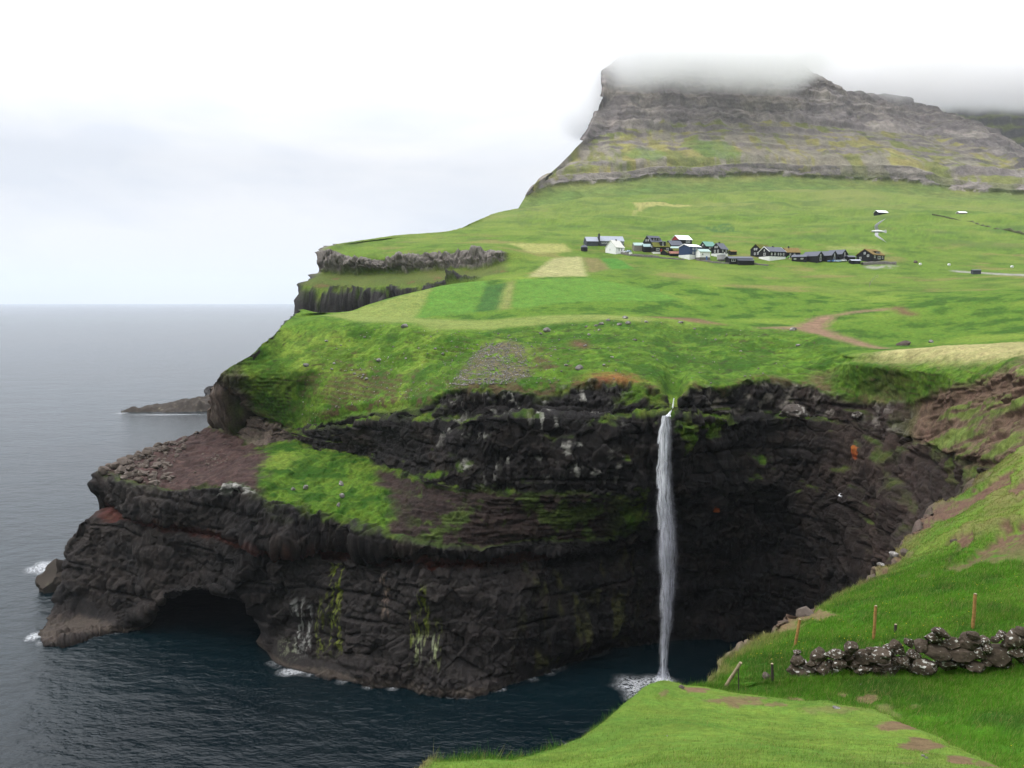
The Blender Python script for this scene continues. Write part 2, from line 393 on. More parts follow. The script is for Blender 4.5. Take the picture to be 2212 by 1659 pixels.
STEP = 2.0
S_VIS = np.concatenate([np.arange(0, 2212, STEP), np.arange(2212, 2601, 14.0)])
RAW = [(R0, 576), (R1, 576), (R2, 576), (R3, 576), (R3b, 800), (R4, 800), (R5, 800), (R6, 1100), None, (R8, 1100), (R10, 1100), None, (R11, 1100)] + \
      [(r, 1100) for r in (R12, R12b, R13, R14, R14b, R15, R16, R17, R18, R19, R20, R21, R22, R22b, R23, R24)]

def headland_grid():
    RR = []
    for it in RAW:
        RR.append(None if it is None else row_eval(it[0], S_VIS, it[1]))
    mid = 0.5 * (RR[7] + RR[9]); mid[:, 2] += 0.6; RR[8] = mid
    lip = RR[10].copy(); lip[:, 1] += 2.6; lip[:, 2] += 0.5; RR[11] = lip
    # the ground between the ledge behind the lip and the rim stays a face
    R = np.stack(RR)
    R[:] = np.stack([blur_rows(r, 2) for r in R])
    R = np.concatenate([wrap_left(R), R], 1)
    qx, qy = to_pix(R)
    us = []
    for i in range(len(R) - 1):
        vis = slice(220, 1020)
        dd = np.percentile(np.hypot(qx[i + 1] - qx[i], qy[i + 1] - qy[i])[vis], 70)
        n = int(min(90, max(5, round(dd / STEP))))
        us.append(i + np.arange(n) / n)
    us = np.concatenate(us + [np.array([len(R) - 1.0])])
    return pchip(np.arange(len(R)), R, us), us

HV, HU = headland_grid()
NWRAP = 28
HS = np.concatenate([np.full(NWRAP, 0.0), S_VIS])
nr, nc = HV.shape[:2]
print("headland grid", nr, nc)

def flat(a): return a.reshape(-1, *a.shape[2:])

def rock_shape(P, seed=0.0):
    """height of basalt: big bulges, columns and blocks, level beds"""
    big = fbm(P, (19, 19, 15), 3, off=seed) * 2.3
    w = np.stack([fbm(P, 6, 2, off=seed + 9), fbm(P, 6, 2, off=seed + 31), 0.6 * fbm(P, 9, 2, off=seed + 33)], 1) * 0.8
    rough = smooth(-0.35, 0.35, fbm(P, (13, 13, 6), 3, off=seed + 83))
    f1, f2, c1, c2 = voronoi(P + w, (4.6, 4.6, 3.9), off=seed + 4)
    blocks = (c1 - 0.5) * 1.5 - 0.28 * (1 - smooth(0.0, 0.10, f2 - f1))
    g1, g2, d1, d2 = voronoi(P + 0.4 * w, (1.35, 1.35, 2.6), off=seed + 14)
    small = ((d1 - 0.5) * 0.75 - 0.30 * (1 - smooth(0, 0.14, g2 - g1))) * (0.2 + 0.9 * rough)
    flute = ridged(P + 0.5 * w, (3.4, 3.4, 17), 3, 0.5, off=seed + 41) * 0.95 * smooth(-0.3, 0.4, fbm(P, (22, 22, 10), 2, off=seed + 43))
    zz = P[:, 2] + 0.8 * fbm(P, (22, 22, 9), 3, off=seed + 50)
    ph = zz / 5.3
    st = ph - np.floor(ph)
    bed = -(1 - smooth(0.0, 0.13, np.abs(st - 0.5))) * 0.9 * smooth(-0.15, 0.4, fbm(P, (16, 16, 5), 3, off=seed + 61)) + (st - 0.5) * 0.2
    fine = fbm(P, 1.3, 4, 0.62, off=seed + 70) * 0.30 * (0.4 + 0.8 * rough)
    h1, h2, e1, e2 = voronoi(P * np.array((0.8, 1.2, 1)) + 1.3 * w, (2.9, 2.9, 7.0), off=seed + 24)
    col_ = (e1 - 0.5) * 1.0 * smooth(-0.2, 0.3, fbm(P, (15, 15, 8), 2, off=seed + 77))
    return big + blocks + col_ + small + flute + bed + fine, c1, d1, f2 - f1

def headland():
    V = HV
    U2 = np.repeat(HU[:, None], nc, 1); S2 = np.repeat(HS[None, :], nr, 0)
    N0 = normals(blur2(V, 3, 3))
    P = flat(V).copy(); N = flat(N0); u = flat(U2); s = flat(S2)
    px, py = to_pix(P)
    x, y, z = P.T
    # ---- how much of each place is bare rock
    rag = fbm(P, (9, 9, 5), 4, 0.55, off=2.0); rag2 = fbm(P, (3.0, 3.0, 2.2), 3, 0.6, off=7.7)
    uj = u + 0.22 * rag + 0.12 * rag2
    rock = 1 - smooth(11.75, 12.05, uj + 0.35 * smooth(900, 600, s) * 1.0)        # cliffs below the rim
    ledge = smooth(7.0, 7.18, uj) * (1 - smooth(8.82, 9.0, uj)) * (1 - smooth(1290, 1400, s))
    far = (1 - smooth(1040, 1110, s + 30 * rag))
    band1 = smooth(20.0, 20.2, u) * (1 - smooth(20.9, 21.05, uj)) * (1 - smooth(880, 960, s + 40 * rag))
    band2 = smooth(21.9, 22.1, uj) * (1 - smooth(22.85, 23.0, u + 0.05 * rag)) * far
    rock = np.maximum(rock, np.maximum(band1, band2) * 1.0)
    lend = np.interp(py, [740, 778, 837, 888, 915, 935], [470, 508, 532, 550, 585, 630])
    leftrock = (1 - smooth(-14, 14, px - lend + 18 * rag + 8 * rag2)) * smooth(8.6, 9, u) * (1 - smooth(12.6, 13.6, u + 0.4 * rag)) * (px < 660)
    rock = np.maximum(rock, leftrock)
    back = (u < 27) & (s <= 0)
    rock = np.where(s <= 0, np.maximum(rock, smooth(0.4, 0.6, 0.75 + 0 * s)), rock)
    fline = np.interp(px, [1900, 1948, 2038, 2122, 2212, 2600], [905, 872, 842, 809, 772, 640])
    flank = smooth(-10, 14, py - fline + 14 * rag + 5 * rag2) * smooth(1925, 1985, px + 22 * rag) * smooth(9.75, 10.25, uj + 0.3 * rag) * (u < 15)
    rock_flank = rock * (1 - flank)
    # ---- shape
    disp, c1, d1, crack = rock_shape(P)
    kfar = smooth(18.5, 19.5, u)
    amp = rock_flank * (1 - 0.55 * ledge) * (1 + 0.9 * kfar)
    d = disp * amp
    lipz = smooth(5.7, 6.0, u) * (1 - smooth(6.9, 7.15, u)) * (1 - smooth(1100, 1300, px))
    d = d + lipz * (ridged(P, (2.6, 2.6, 26), 3, 0.55, off=6.6) * 0.7 + 0.3 * ridged(P, (1.1, 1.1, 9), 2, off=1.6))
    # farther cliff with tall buttresses
    butt = ridged(P, (9, 9, 60), 3, off=3.0) * 1.8 * kfar * rock
    d = d + butt
    grassy = 1 - rock_flank
    d = d + ledge * (fbm(P, (2.4, 2.4, 2.0), 3, 0.6, off=19) * 0.45)
    strat = 1.6 * fbm(P, (9, 9, 0.75), 4, 0.6, off=29) 
    d = d + ledge * (smooth(820, 900, px) * 0.34 + 0.30 * smooth(600, 540, px)) * strat
    hum = fbm(P, (7, 7, 7), 4, 0.5, off=11) * 0.55 + fbm(P, (1.8, 1.8, 1.4), 2, 0.5, off=14) * 0.34 + fbm(P, (28, 28, 28), 2, 0.5, off=21) * 0.9
    onslope = smooth(11.9, 12.3, u) * (1 - smooth(14.4, 15.2, u))
    hillw = smooth(23.5, 25, u)
    fieldw = smooth(15.0, 15.6, u) * (1 - smooth(23.5, 25, u))
    hz = z + 0.5 * fbm(P, (6, 6, 6), 2, off=40)
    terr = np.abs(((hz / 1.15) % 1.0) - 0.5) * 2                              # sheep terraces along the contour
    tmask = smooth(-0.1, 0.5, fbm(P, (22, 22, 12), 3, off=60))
    d_g = hum * (0.35 + 0.75 * onslope + 1.0 * flank * 0.6) * (1 - 0.72 * fieldw) - terr * 0.75 * onslope * tmask * (1 - smooth(1750, 1850, px))
    d_g = d_g + hillw * (fbm(P, (60, 60, 60), 4, 0.5, off=5) * 5.0 + ridged(P, (110, 60, 90), 2, off=8) * 2.0) * smooth(24.0, 25.2, u) * (1 - smooth(26.2, 27, u)) * smooth(1000, 1200, s)
    d = d + d_g * grassy
    # eroded flank strips run along the slope
    strip = fbm(np.stack([px / 150.0, (py + 0.43 * px) / 34.0, 0 * s], 1), 1.0, 4, 0.6, off=3.3)
    d = d - flank * smooth(-0.05, 0.4, strip) * 0.8 + flank * fbm(P, 1.6, 3, off=3) * 0.25
    d = np.where((z < 5) & (u < 4), np.maximum(d, -0.4), d)
    fade = smooth(0.0, 1.0, u)                                                 # under water
    P2 = P + N * (d * fade)[:, None]
    V2 = P2.reshape(nr, nc, 3)
    N2 = flat(normals(V2)); N2 = N2 * np.sign(np.sum(N2 * N, 1, keepdims=True) + 1e-9)
    nz = N2[:, 2]
    nzs = flat(blur2(N2.reshape(nr, nc, 3)[..., 2:3], 3, 3))[:, 0]
    # ---- cover colours
    def c3(r, g, b): return np.array((r, g, b))
    def mix(a, b, f): return a * (1 - f[:, None]) + b * f[:, None]
    n1 = fbm(P, (12, 12, 8), 4, 0.55, off=81); n2 = fbm(P, (40, 40, 30), 3, 0.5, off=91); n3 = fbm(P, 3.0, 3, 0.6, off=71)
    rockc = c3(0.0150, 0.0128, 0.0125) * np.ones((len(P), 1))
    rockc = mix(rockc, c3(0.030, 0.0225, 0.0190), smooth(-0.2, 0.6, n1) * 0.8)
    rockc = rockc * (0.72 + 0.56 * d1)[:, None] * (0.85 + 0.3 * c1)[:, None]
    warm = smooth(1650, 1960, s) * smooth(3, 8, u)
    rockc = mix(rockc, c3(0.070, 0.047, 0.037), warm * (0.45 + 0.4 * smooth(-.3, .4, n1)))
    leftw = smooth(560, 250, px) * (1 - smooth(8, 9, u)) * smooth(-0.3, 0.5, n1 + 0.4)
    rockc = mix(rockc, c3(0.044, 0.035, 0.031), leftw * 0.6)
    bright = (1 - smooth(1050, 1190, px)) * (1 - smooth(4.2, 4.6, u)) * smooth(560, 600, px)
    rockc = mix(rockc, c3(0.042, 0.036, 0.034), bright * 0.6)
    rockc = rockc * 0.80
    bowl_shade = smooth(1080, 1250, s) * (1 - smooth(8.5, 10, u)) * (1 - 0.6 * warm)
    rockc = rockc * (1 - 0.30 * bowl_shade)[:, None]  # recess shade of the cove wall painted into its rock colour
    # red tuff between the lava flows
    redm = smooth(4.15, 4.7, u + 0.25 * rag2) * (1 - smooth(5.75, 6.1, u + 0.2 * rag2)) * (1 - smooth(1100, 1230, px)) * (0.55 + 0.45 * smooth(-.4, .4, n1))
    rockc = mix(rockc, c3(0.105, 0.035, 0.026), redm * 0.9)
    # lichen on the upper flow
    lich = smooth(0.12, 0.5, fbm(P, (5, 5, 3.5), 4, 0.6, off=17)) * smooth(9, 9.4, u) * (1 - smooth(12, 12.3, u)) * smooth(900, 1010, px) * (1 - smooth(1260, 1420, px)) * smooth(0.35, 0.7, d1)
    rockc = mix(rockc, c3(0.30, 0.29, 0.26), lich * 0.75)
    upperb = smooth(10.6, 11.4, u) * (1 - smooth(12.2, 12.6, u)) * smooth(1480, 1560, px)
    rockc = mix(rockc, c3(0.17, 0.15, 0.13), upperb * smooth(0.05, 0.5, n3) * 0.8)
    lp = smooth(700, 560, px) * smooth(9, 9.3, u) * (1 - smooth(13, 13.5, u))
    rockc = mix(rockc, c3(0.068, 0.046, 0.037), lp * (0.5 + 0.5 * smooth(-.3, .4, n1)))
    rockc = mix(rockc, c3(0.105, 0.080, 0.064) * (0.6 + 0.8 * d1)[:, None], leftrock * 0.75)
    # tide line
    tide = smooth(0.1, 0.6, z) * (1 - smooth(0.9, 1.9, z + 0.9 * n3)) * (1 - smooth(1050, 1150, px))
    rockc = mix(rockc, c3(0.12, 0.094, 0.074), tide * 0.42)
    # guano and algae running down the lower wall
    streak = fbm(np.stack([x * 1.0, y * 1.0, z * 0.10], 1), 0.62, 3, 0.6, off=12)
    for (a, b, top, bot, kind) in ((636, 650, 1300, 1425, 0), (655, 672, 1300, 1420, 0), (685, 700, 1300, 1430, 1), (712, 738, 1220, 1420, 1), (885, 905, 1330, 1440, 1), (912, 925, 1270, 1420, 1), (938, 952, 1350, 1450, 1), (890, 950, 1380, 1440, 2), (600, 640, 1390, 1430, 2), (820, 838, 1240, 1340, 3)):
        m = smooth(a - 5, a + 2, px) * (1 - smooth(b - 2, b + 5, px)) * smooth(top - 20, top + 15, py) * (1 - smooth(bot - 30, bot + 10, py)) * smooth(0.5, 3, u)
        m = m * smooth(-0.05, 0.35, streak) * (u < 4)
        cc = (c3(0.36, 0.36, 0.34), c3(0.17, 0.21, 0.025), c3(0.26, 0.28, 0.18), c3(0.15, 0.11, 0.085))[kind]
        rockc = mix(rockc, cc, m * 0.8)
    alg = smooth(0.1, 0.5, fbm(np.stack([x, y, z * 0.3], 1), 4.0, 3, 0.55, off=44)) * smooth(1090, 1180, px) * (1 - smooth(1330, 1420, px)) * (1 - smooth(4.5, 6, u)) * smooth(0.9, 1.6, u)
    rockc = mix(rockc, c3(0.060, 0.062, 0.018), alg * 0.7)
    boss = smooth(445, 470, px) * (1 - smooth(545, 565, px)) * smooth(1038, 1048, py) * (1 - smooth(1062, 1074, py)) * (u < 7.6) * smooth(-0.25, 0.2, n3 + 0.5 * rag2)
    rockc = mix(rockc, c3(0.30, 0.29, 0.27), boss * 0.8)
    iron = np.exp(-(((px - 1850) / 13) ** 2 + ((py - 978) / 19) ** 2)) + 0.7 * np.exp(-(((px - 1535) / 9) ** 2 + ((py - 1085) / 10) ** 2))
    rockc = mix(rockc, c3(0.30, 0.085, 0.016), smooth(0.42, 0.58, iron + 0.35 * n3 + 0.25 * rag2) * 0.9 * rock * (iron > 0.05))
    pale_far = kfar * rock * smooth(21.5, 22, u)
    rockc = mix(rockc, c3(0.21, 0.185, 0.165), pale_far * (0.55 + 0.45 * d1))
    rockc = mix(rockc, c3(0.034, 0.031, 0.030) * (0.6 + 0.8 * d1)[:, None], kfar * rock * (1 - smooth(21, 22, u)) * 0.8)
    # grass
    gd, gm, gl, gy = c3(0.036, 0.088, 0.009), c3(0.082, 0.152, 0.016), c3(0.135, 0.198, 0.028), c3(0.190, 0.205, 0.055)
    g = mix(gm * np.ones((len(P), 1)), gd, smooth(-0.15, 0.45, n1 + 0.3 * n3))
    g = mix(g, gl, smooth(0.0, 0.6, n2 - 0.4 * n1))
    nt_ = fbm(P * np.array((1, 1, 1.6)), 1.7, 3, 0.6, off=141)
    g = g * (1 + 0.42 * nt_ * (1 - 0.5 * fieldw))[:, None]
    dry = smooth(18.4, 19.2, u) * (0.35 + 0.5 * smooth(-0.3, 0.4, n2))
    g = mix(g, c3(0.120, 0.165, 0.030), dry * 0.8)
    g = mix(g, c3(0.190, 0.150, 0.060), smooth(0.12, 0.55, fbm(P, (34, 22, 30), 3, 0.55, off=25)) * smooth(18, 19, u) * 0.55 * (1 - smooth(24, 25, u)))
    hl = smooth(24.4, 26.5, u)
    g = mix(g, c3(0.150, 0.165, 0.050), hl * (0.25 + 0.5 * smooth(-.2, .5, fbm(P, (90, 90, 60), 3, off=33))))
    g = mix(g, c3(0.045, 0.085, 0.022), smooth(0.1, 0.6, fbm(P, (60, 40, 40), 4, 0.6, off=39)) * smooth(23.5, 24.5, u) * 0.55)
    g = mix(g, gd * 0.85, onslope * smooth(-0.25, 0.25, rag + 0.5 * n3 + 0.1) * 0.6)
    soil = c3(0.095, 0.056, 0.037)
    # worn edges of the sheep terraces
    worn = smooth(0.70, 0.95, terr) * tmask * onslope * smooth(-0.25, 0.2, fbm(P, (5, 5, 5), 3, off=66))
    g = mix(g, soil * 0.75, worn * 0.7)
    groove_shade = smooth(0.80, 0.97, terr) * onslope * smooth(-0.15, 0.2, fbm(P, (11, 11, 9), 3, 0.6, off=166)) * (0.4 + 0.6 * smooth(-.3, .3, rag2)) * (1 - smooth(1760, 1840, px))
    g = mix(g, c3(0.030, 0.030, 0.014), groove_shade * 0.85)  # terrace groove shade painted into the slope colour, where relief alone reads weakly
    brownz = np.exp(-(((px - 770) / 110) ** 2 + ((py - 835) / 45) ** 2)) + 0.8 * np.exp(-(((px - 1010) / 60) ** 2 + ((py - 845) / 22) ** 2)) + 0.7 * np.exp(-(((px - 1170) / 40) ** 2 + ((py - 790) / 40) ** 2))
    g = mix(g, soil * 0.8, smooth(0.25, 0.75, brownz + 0.7 * rag2 + 0.3 * rag) * 0.8 * (u > 11.5) * (u < 14.8) * (0.4 + 0.6 * smooth(.3, .8, terr)))
    rims = smooth(11.7, 11.95, uj) * (1 - smooth(12.05, 12.45, uj + 0.2 * rag2)) * smooth(-0.1, 0.35, rag2 + 0.4 * rag)
    g = mix(g, soil * 0.9, rims * 0.8)
    farsl = smooth(20.9, 21.2, u) * (1 - smooth(21.8, 22.1, u)) * far
    g = mix(g, c3(0.075, 0.085, 0.030), farsl * 0.7)
    g = mix(g, c3(0.16, 0.075, 0.05), farsl * smooth(0.32, 0.6, n1) * 0.6)
    ledge_red = ledge * np.maximum(smooth(590, 550, px + 34 * rag + 16 * rag2), np.maximum(smooth(815, 880, px + 45 * rag + 24 * rag2), smooth(800, 850, px + 40 * rag) * smooth(8.0, 8.4, uj)) )
    ledge_red = np.maximum(ledge_red, ledge * smooth(960, 1010, px) * smooth(-0.1, 0.3, rag + 0.15))
    g = mix(g, c3(0.030, 0.084, 0.008), ledge * smooth(-0.25, 0.35, n1 + 0.7 * n3) * 0.85)
    g = g * (1 - 0.22 * ledge)[:, None]
    # fields, seen from above
    POLY = [
        ([(694,681),(795,660),(834,648),(912,629),(967,617),(1045,609),(947,636),(897,687),(1022,692),(1400,686),(1412,696),(1300,692),(1139,703),(1022,713),(944,713),(885,698),(776,696)], (0.172, 0.208, 0.054), 0.85),
        ([(897,687),(947,636),(1045,613),(1052,617),(1026,675)], (0.080, 0.172, 0.024), 1.0),
        ([(1026,673),(1049,617),(1096,609),(1076,671)], (0.040, 0.100, 0.020), 1.0),
        ([(1076,671),(1096,609),(1115,605),(1104,668)], (0.165, 0.185, 0.055), 1.0),
        ([(1106,660),(1115,603),(1276,601),(1417,628),(1480,648),(1334,652),(1217,654),(1127,668)], (0.084, 0.176, 0.024), 0.95),
        ([(1139,599),(1194,558),(1256,554),(1268,597)], (0.270, 0.260, 0.115), 0.95),
        ([(1295,558),(1334,558),(1373,582),(1318,582)], (0.060, 0.160, 0.022), 1.0),
        ([(1260,556),(1295,558),(1318,582),(1272,589)], (0.160, 0.130, 0.055), 0.8),
        ([(1096,525),(1217,527),(1236,543),(1139,545)], (0.260, 0.255, 0.085), 0.85),
        ([(1362,448),(1500,443),(1490,449),(1390,455),(1370,470),(1362,470),(1378,455)], (0.27, 0.25, 0.09), 0.8),
        ([(1520,490),(1575,486),(1600,500),(1540,502)], (0.035, 0.085, 0.025), 0.7),
        ([(1780,532),(1905,532),(1920,550),(1800,545)], (0.200, 0.225, 0.070), 0.5),
        ([(1826,771),(1900,760),(2000,752),(2100,745),(2212,739),(2600,716),(2600,733),(2212,764),(2100,779),(2000,783),(1900,779)], (0.300, 0.275, 0.120), 0.95),
        ([(1617,707),(1715,705),(1762,685),(1856,670),(1922,664),(1926,668),(1867,673),(1801,683),(1782,707),(1809,722),(1860,737),(1925,752),(1900,754),(1789,728),(1719,711)], (0.205, 0.128, 0.085), 0.95),
        ([(1380,684),(1418,684),(1500,687),(1578,703),(1524,701),(1461,692)], (0.16, 0.090, 0.058), 0.8),
        ([(1918,663),(1946,663),(1981,681),(1957,684)], (0.120, 0.060, 0.042), 0.9),
        ([(1057,730),(1131,748),(1145,800),(1110,828),(975,828),(1002,789)], (0.125, 0.092, 0.062), 0.75),
        ([(1247,828),(1290,811),(1350,808),(1392,826),(1330,836)], (0.210, 0.080, 0.035), 0.95),
        ([(1225,741),(1262,735),(1280,748),(1250,752)], (0.105, 0.055, 0.038), 0.95),
        ([(1740,830),(1765,800),(1830,790),(1850,810),(1838,818),(1800,806),(1770,835)], (0.135, 0.085, 0.058), 0.9),
        ([(1895,826),(1975,818),(1960,838),(1915,842)], (0.105, 0.062, 0.042), 0.9),
        ([(2058,584),(2120,588),(2212,592),(2600,604),(2600,608),(2212,596),(2120,591),(2058,587)], (0.26, 0.245, 0.235), 0.85),
        ([(1862,575),(1937,573),(1930,578),(1880,581)], (0.28, 0.26, 0.25), 0.7),
        ([(1640,812),(1720,808),(1700,838),(1660,840)], (0.14, 0.10, 0.06), 0.5),
    ]
    jx = x + 0.9 * fbm(P, 4.0, 3, off=101); jy = y + 2.6 * fbm(P, 4.0, 3, off=111)
    ug = (u > 11.5)
    vx, vy = px[ug], py[ug]; gx, gy_ = x[ug], y[ug]; gd_ = y[ug]
    mow = np.sin((x * 0.75 + y * 0.5) * 1.6 + 2.0 * fbm(P, 25, 2, off=77))
    for poly, colr, st in POLY:
        wp = []
        for (qx, qy) in poly:
            dd = np.hypot(vx - qx, vy - qy) + gd_ * 0.004
            i = int(np.argmin(dd)); wp.append((gx[i], gy_[i]))
        wa = np.array(wp); mg = 8
        bb = np.nonzero(ug & (x > wa[:, 0].min() - mg) & (x < wa[:, 0].max() + mg) & (y > wa[:, 1].min() - mg) & (y < wa[:, 1].max() + mg))[0]
        acc = np.zeros(len(bb)); soft = 1.0 + 0.6 * (colr[0] > .1)
        for ox, oy in ((0, 0), (.6, .9), (-.6, .9), (.6, -.9), (-.6, -.9), (1.2, 0), (-1.2, 0), (0, 2), (0, -2)):
            acc += inpoly(jx[bb] + ox * soft, jy[bb] + oy * soft, wp)
        m = np.zeros(len(x)); m[bb] = acc / 9.0 * st
        patchy = st < 0.8
        m = m * (smooth(-0.45, 0.15, n3 + 0.6 * n1 + 0.15) if patchy else smooth(-0.9, -0.35, n3 + 0.3))
        cc = np.array(colr)[None] * (1 + 0.07 * mow * (colr[0] > 0.18) + 0.30 * n3 + 0.18 * n1)[:, None]
        g = mix(g, cc, m)
    scree = None
    # bare flank with green strips
    fl = mix(c3(0.115, 0.150, 0.036) * (1 + 0.4 * n3)[:, None], c3(0.125, 0.084, 0.058) * (1 + 0.5 * n3)[:, None], smooth(-0.26, 0.02, strip + 0.16 * rag2 + 0.35 * smooth(2060, 1960, px)))
    g = mix(g, fl, flank)
    redc = mix(c3(0.047, 0.028, 0.024) * np.ones((len(P), 1)), c3(0.027, 0.0185, 0.016), smooth(780, 900, px + 20 * rag))
    mosspatch = smooth(0.12, 0.42, n1 + 0.5 * rag2 + 0.25 * smooth(1000, 1150, px)) * smooth(860, 930, px)
    redc = mix(redc, c3(0.050, 0.080, 0.014), mosspatch * 0.75)
    ground = mix(g, redc * (0.75 + 0.5 * smooth(-.4, .4, fbm(np.stack([x * .3, y, z * 3], 1), 2.0, 3, off=55)))[:, None] * (1 + 0.28 * strat * smooth(-.2, .3, rag))[:, None], np.clip(ledge_red, 0, 1))
    # plants hold on wherever the rock is flat enough
    rk = rock_flank * (1 - ledge)
    tuft = smooth(0.35, 0.62, nzs + 0.25 * rag) * smooth(6.5, 7.2, u) * smooth(-0.15, 0.35, n1 + 0.2) * (1 - 0.5 * warm)
    grasstop = smooth(1050, 700, px) * smooth(9.6, 11.8, uj) * smooth(-0.25, 0.25, rag + 0.1)
    tuft = np.maximum(tuft, grasstop * smooth(0.15, 0.4, nzs))
    byfall = np.exp(-(((px - 1478) / 26) ** 2 + ((py - 935) / 36) ** 2)) + 0.9 * np.exp(-(((px - 1545) / 30) ** 2 + ((py - 925) / 26) ** 2)) + 0.8 * np.exp(-(((px - 1370) / 36) ** 2 + ((py - 1110) / 50) ** 2)) + 0.9 * np.exp(-(((px - 1215) / 70) ** 2 + ((py - 1095) / 24) ** 2)) + 0.8 * np.exp(-(((px - 1110) / 45) ** 2 + ((py - 1160) / 22) ** 2))
    tuft = np.maximum(tuft, smooth(0.35, 0.7, byfall + 0.5 * rag2 + 0.2 * rag))
    tuft = tuft * (1 - tide) * (u > 6.3) * (1 - smooth(14, 15, u)) * (1 - 0.9 * leftrock) * (1 - 0.9 * (1 - smooth(540, 600, px)) * (1 - smooth(8, 9, u))) * (1 - 0.9 * smooth(850, 900, px + 20 * rag) * (1 - smooth(7.3, 7.6, u)))
    rk = rk * (1 - np.clip(tuft, 0, 1))
    mossy = mix(c3(0.050, 0.098, 0.010) * np.ones((len(P), 1)), c3(0.085, 0.115, 0.020), smooth(-.3, .4, n3))
    rockfull = mix(rockc, mossy, np.clip(tuft, 0, 1) * rock_flank)
    isrock = rock_flank * (1 - ledge)
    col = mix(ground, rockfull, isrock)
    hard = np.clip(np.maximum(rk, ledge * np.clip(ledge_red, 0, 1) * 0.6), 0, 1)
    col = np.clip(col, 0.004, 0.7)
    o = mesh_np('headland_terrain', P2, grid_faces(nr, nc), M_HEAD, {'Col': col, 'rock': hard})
    tag(o, kind='structure')
    return o, P2, px, py, u, s

M_HEAD = terrain_mat('headland_ground', ((1.3, 7), (6.0, 6)), bump=0.35, var=0.45, cracks=0.55)
headland_ob, HP, HPX, HPY, HUF, HSF = headland()

# ------------------------------------------------------------------ the near slope with its grassy knoll
F0 = [C(100,1.6,83.2),C(1500,1.6,83.4),C(2700,1.4,83.6)]
F0b = [C(500,4.5,81.4),C(1500,4.6,81.9),C(2700,3.6,82.4)]
F1 = [A(860,1705,8.5),A(1100,1690,9),A(1300,1660,9.6),A(1500,1620,10.4),A(1700,1630,10.2),A(1850,1650,9.8),A(2050,1690,8.6),A(2212,1760,7.4),A(2700,2010,5)]
F1b = [A(900,1668,9.8),A(1100,1656,10.3),A(1300,1608,12),A(1400,1545,14.5),A(1500,1530,15.5),A(1700,1560,14),A(1850,1578,13),A(1950,1605,11.8),A(2050,1640,10.4),A(2160,1695,9),A(2300,1780,7.6),A(2700,2000,5.3)]
F2 = [A(925,1648,11),A(1100,1640,11.5),A(1180,1628,12.2),A(1228,1614,13),A(1300,1570,14.5),A(1360,1520,16.5),A(1405,1488,18.2),A(1440,1477,19.2),A(1500,1480,20),A(1600,1497,19),A(1700,1515,18),A(1850,1532,16.5),A(1950,1560,14.5),A(2050,1602,12.5),A(2160,1655,10.5),A(2300,1730,8.7),A(2700,1960,5.7)]
F2b = [C(925,12.5,76.5),C(1100,13.2,76),C(1228,14.8,75),C(1360,18.5,73),C(1440,21,72.3),C(1500,22.3,73.3),C(1600,21.3,73.8),C(1700,20.3,73.9),C(1850,18.7,74.4),C(1950,16.7,75.2),C(2050,14.7,76.0),C(2160,12.6,76.9),C(2300,10.6,77.8),C(2700,7.2,79.8)]
F3 = [C(925,15,62),C(1228,17,61),C(1440,23,66),A(1492,1484,24),A(1530,1481,24.3),A(1600,1488,23.9),A(1700,1500,23),A(1850,1506,22.3),A(1950,1516,21.5),A(2050,1542,20),A(2160,1580,18),A(2300,1635,16),A(2700,1800,11)]
F4 = [A(1534,1464,26),A(1600,1466,25.4),A(1700,1464,24.9),A(1850,1459,24.3),A(2000,1453,24),A(2212,1441,23.5),A(2700,1410,22.5)]
F4b = [A(1562,1432,27.6),A(1640,1438,26.6),A(1720,1440,26),A(1850,1430,25.5),A(2000,1422,25.2),A(2212,1405,24.8),A(2700,1380,24)]
F5 = [A(1600,1401,30),A(1660,1402,29),A(1720,1400,28.2),A(1890,1387,27.7),A(2105,1354,28),A(2212,1340,28),A(2700,1300,27)]
F6 = [A(1700,1325,37),A(1850,1290,36.5),A(2000,1260,36),A(2212,1220,36),A(2700,1150,34)]
F7 = [A(1850,1267,45),A(2000,1208,46),A(2212,1128,46),A(2700,1010,43)]
F8 = [A(1935,1183,56),A(2050,1130,57),A(2212,1060,57),A(2700,920,53)]
F9 = [A(2000,1108,70),A(2100,1060,71),A(2212,1000,70),A(2700,830,64)]
F10 = [A(2108,1044,83),A(2160,1000,84),A(2212,960,84),A(2700,760,76)]
F11 = [C(2108,92,60),C(2160,94,60),C(2212,95,62),C(2700,88,70)]
F12 = [C(2108,98,48),C(2160,100,48),C(2212,101,50),C(2700,96,56)]
FROWS = [F0, F0b, F1, F1b, F2, F2b, F3, F4, F4b, F5, F6, F7, F8, F9, F10, F11, F12]

def slope_grid():
    s = np.arange(0, 2213, 2.0)
    s_ext = np.concatenate([s, np.arange(2224, 2701, 16.0)])
    R = []
    for r in FROWS:
        R.append(row_eval(r, s_ext, 2212.0))
    R = np.stack([blur_rows(r, 5) for r in R])
    e = R[:, :1]
    cols = []
    for t in (1.0, 0.7, 0.45, 0.25, 0.12, 0.05, 0.02):
        p = e.copy(); p[..., 0] += 0.5 * t; p[..., 1] += 2.0 * t ** 0.6 * np.maximum(1, e[..., 1] / 20)
        p[..., 2] = e[..., 2] + (-6 - e[..., 2]) * t ** 1.4
        cols.append(p)
    R = np.concatenate([np.concatenate(cols, 1), R], 1)
    qx, qy = to_pix(R)
    us = []
    for i in range(len(R) - 1):
        dd = np.percentile(np.hypot(qx[i + 1] - qx[i], qy[i + 1] - qy[i])[300:1100], 60)
        n = int(min(70, max(6, round(dd / 2.0))))
        us.append(i + np.arange(n) / n)
    us = np.concatenate(us + [np.array([len(R) - 1.0])])
    return pchip(np.arange(len(R)), R, us), us, np.concatenate([np.zeros(7), s_ext])

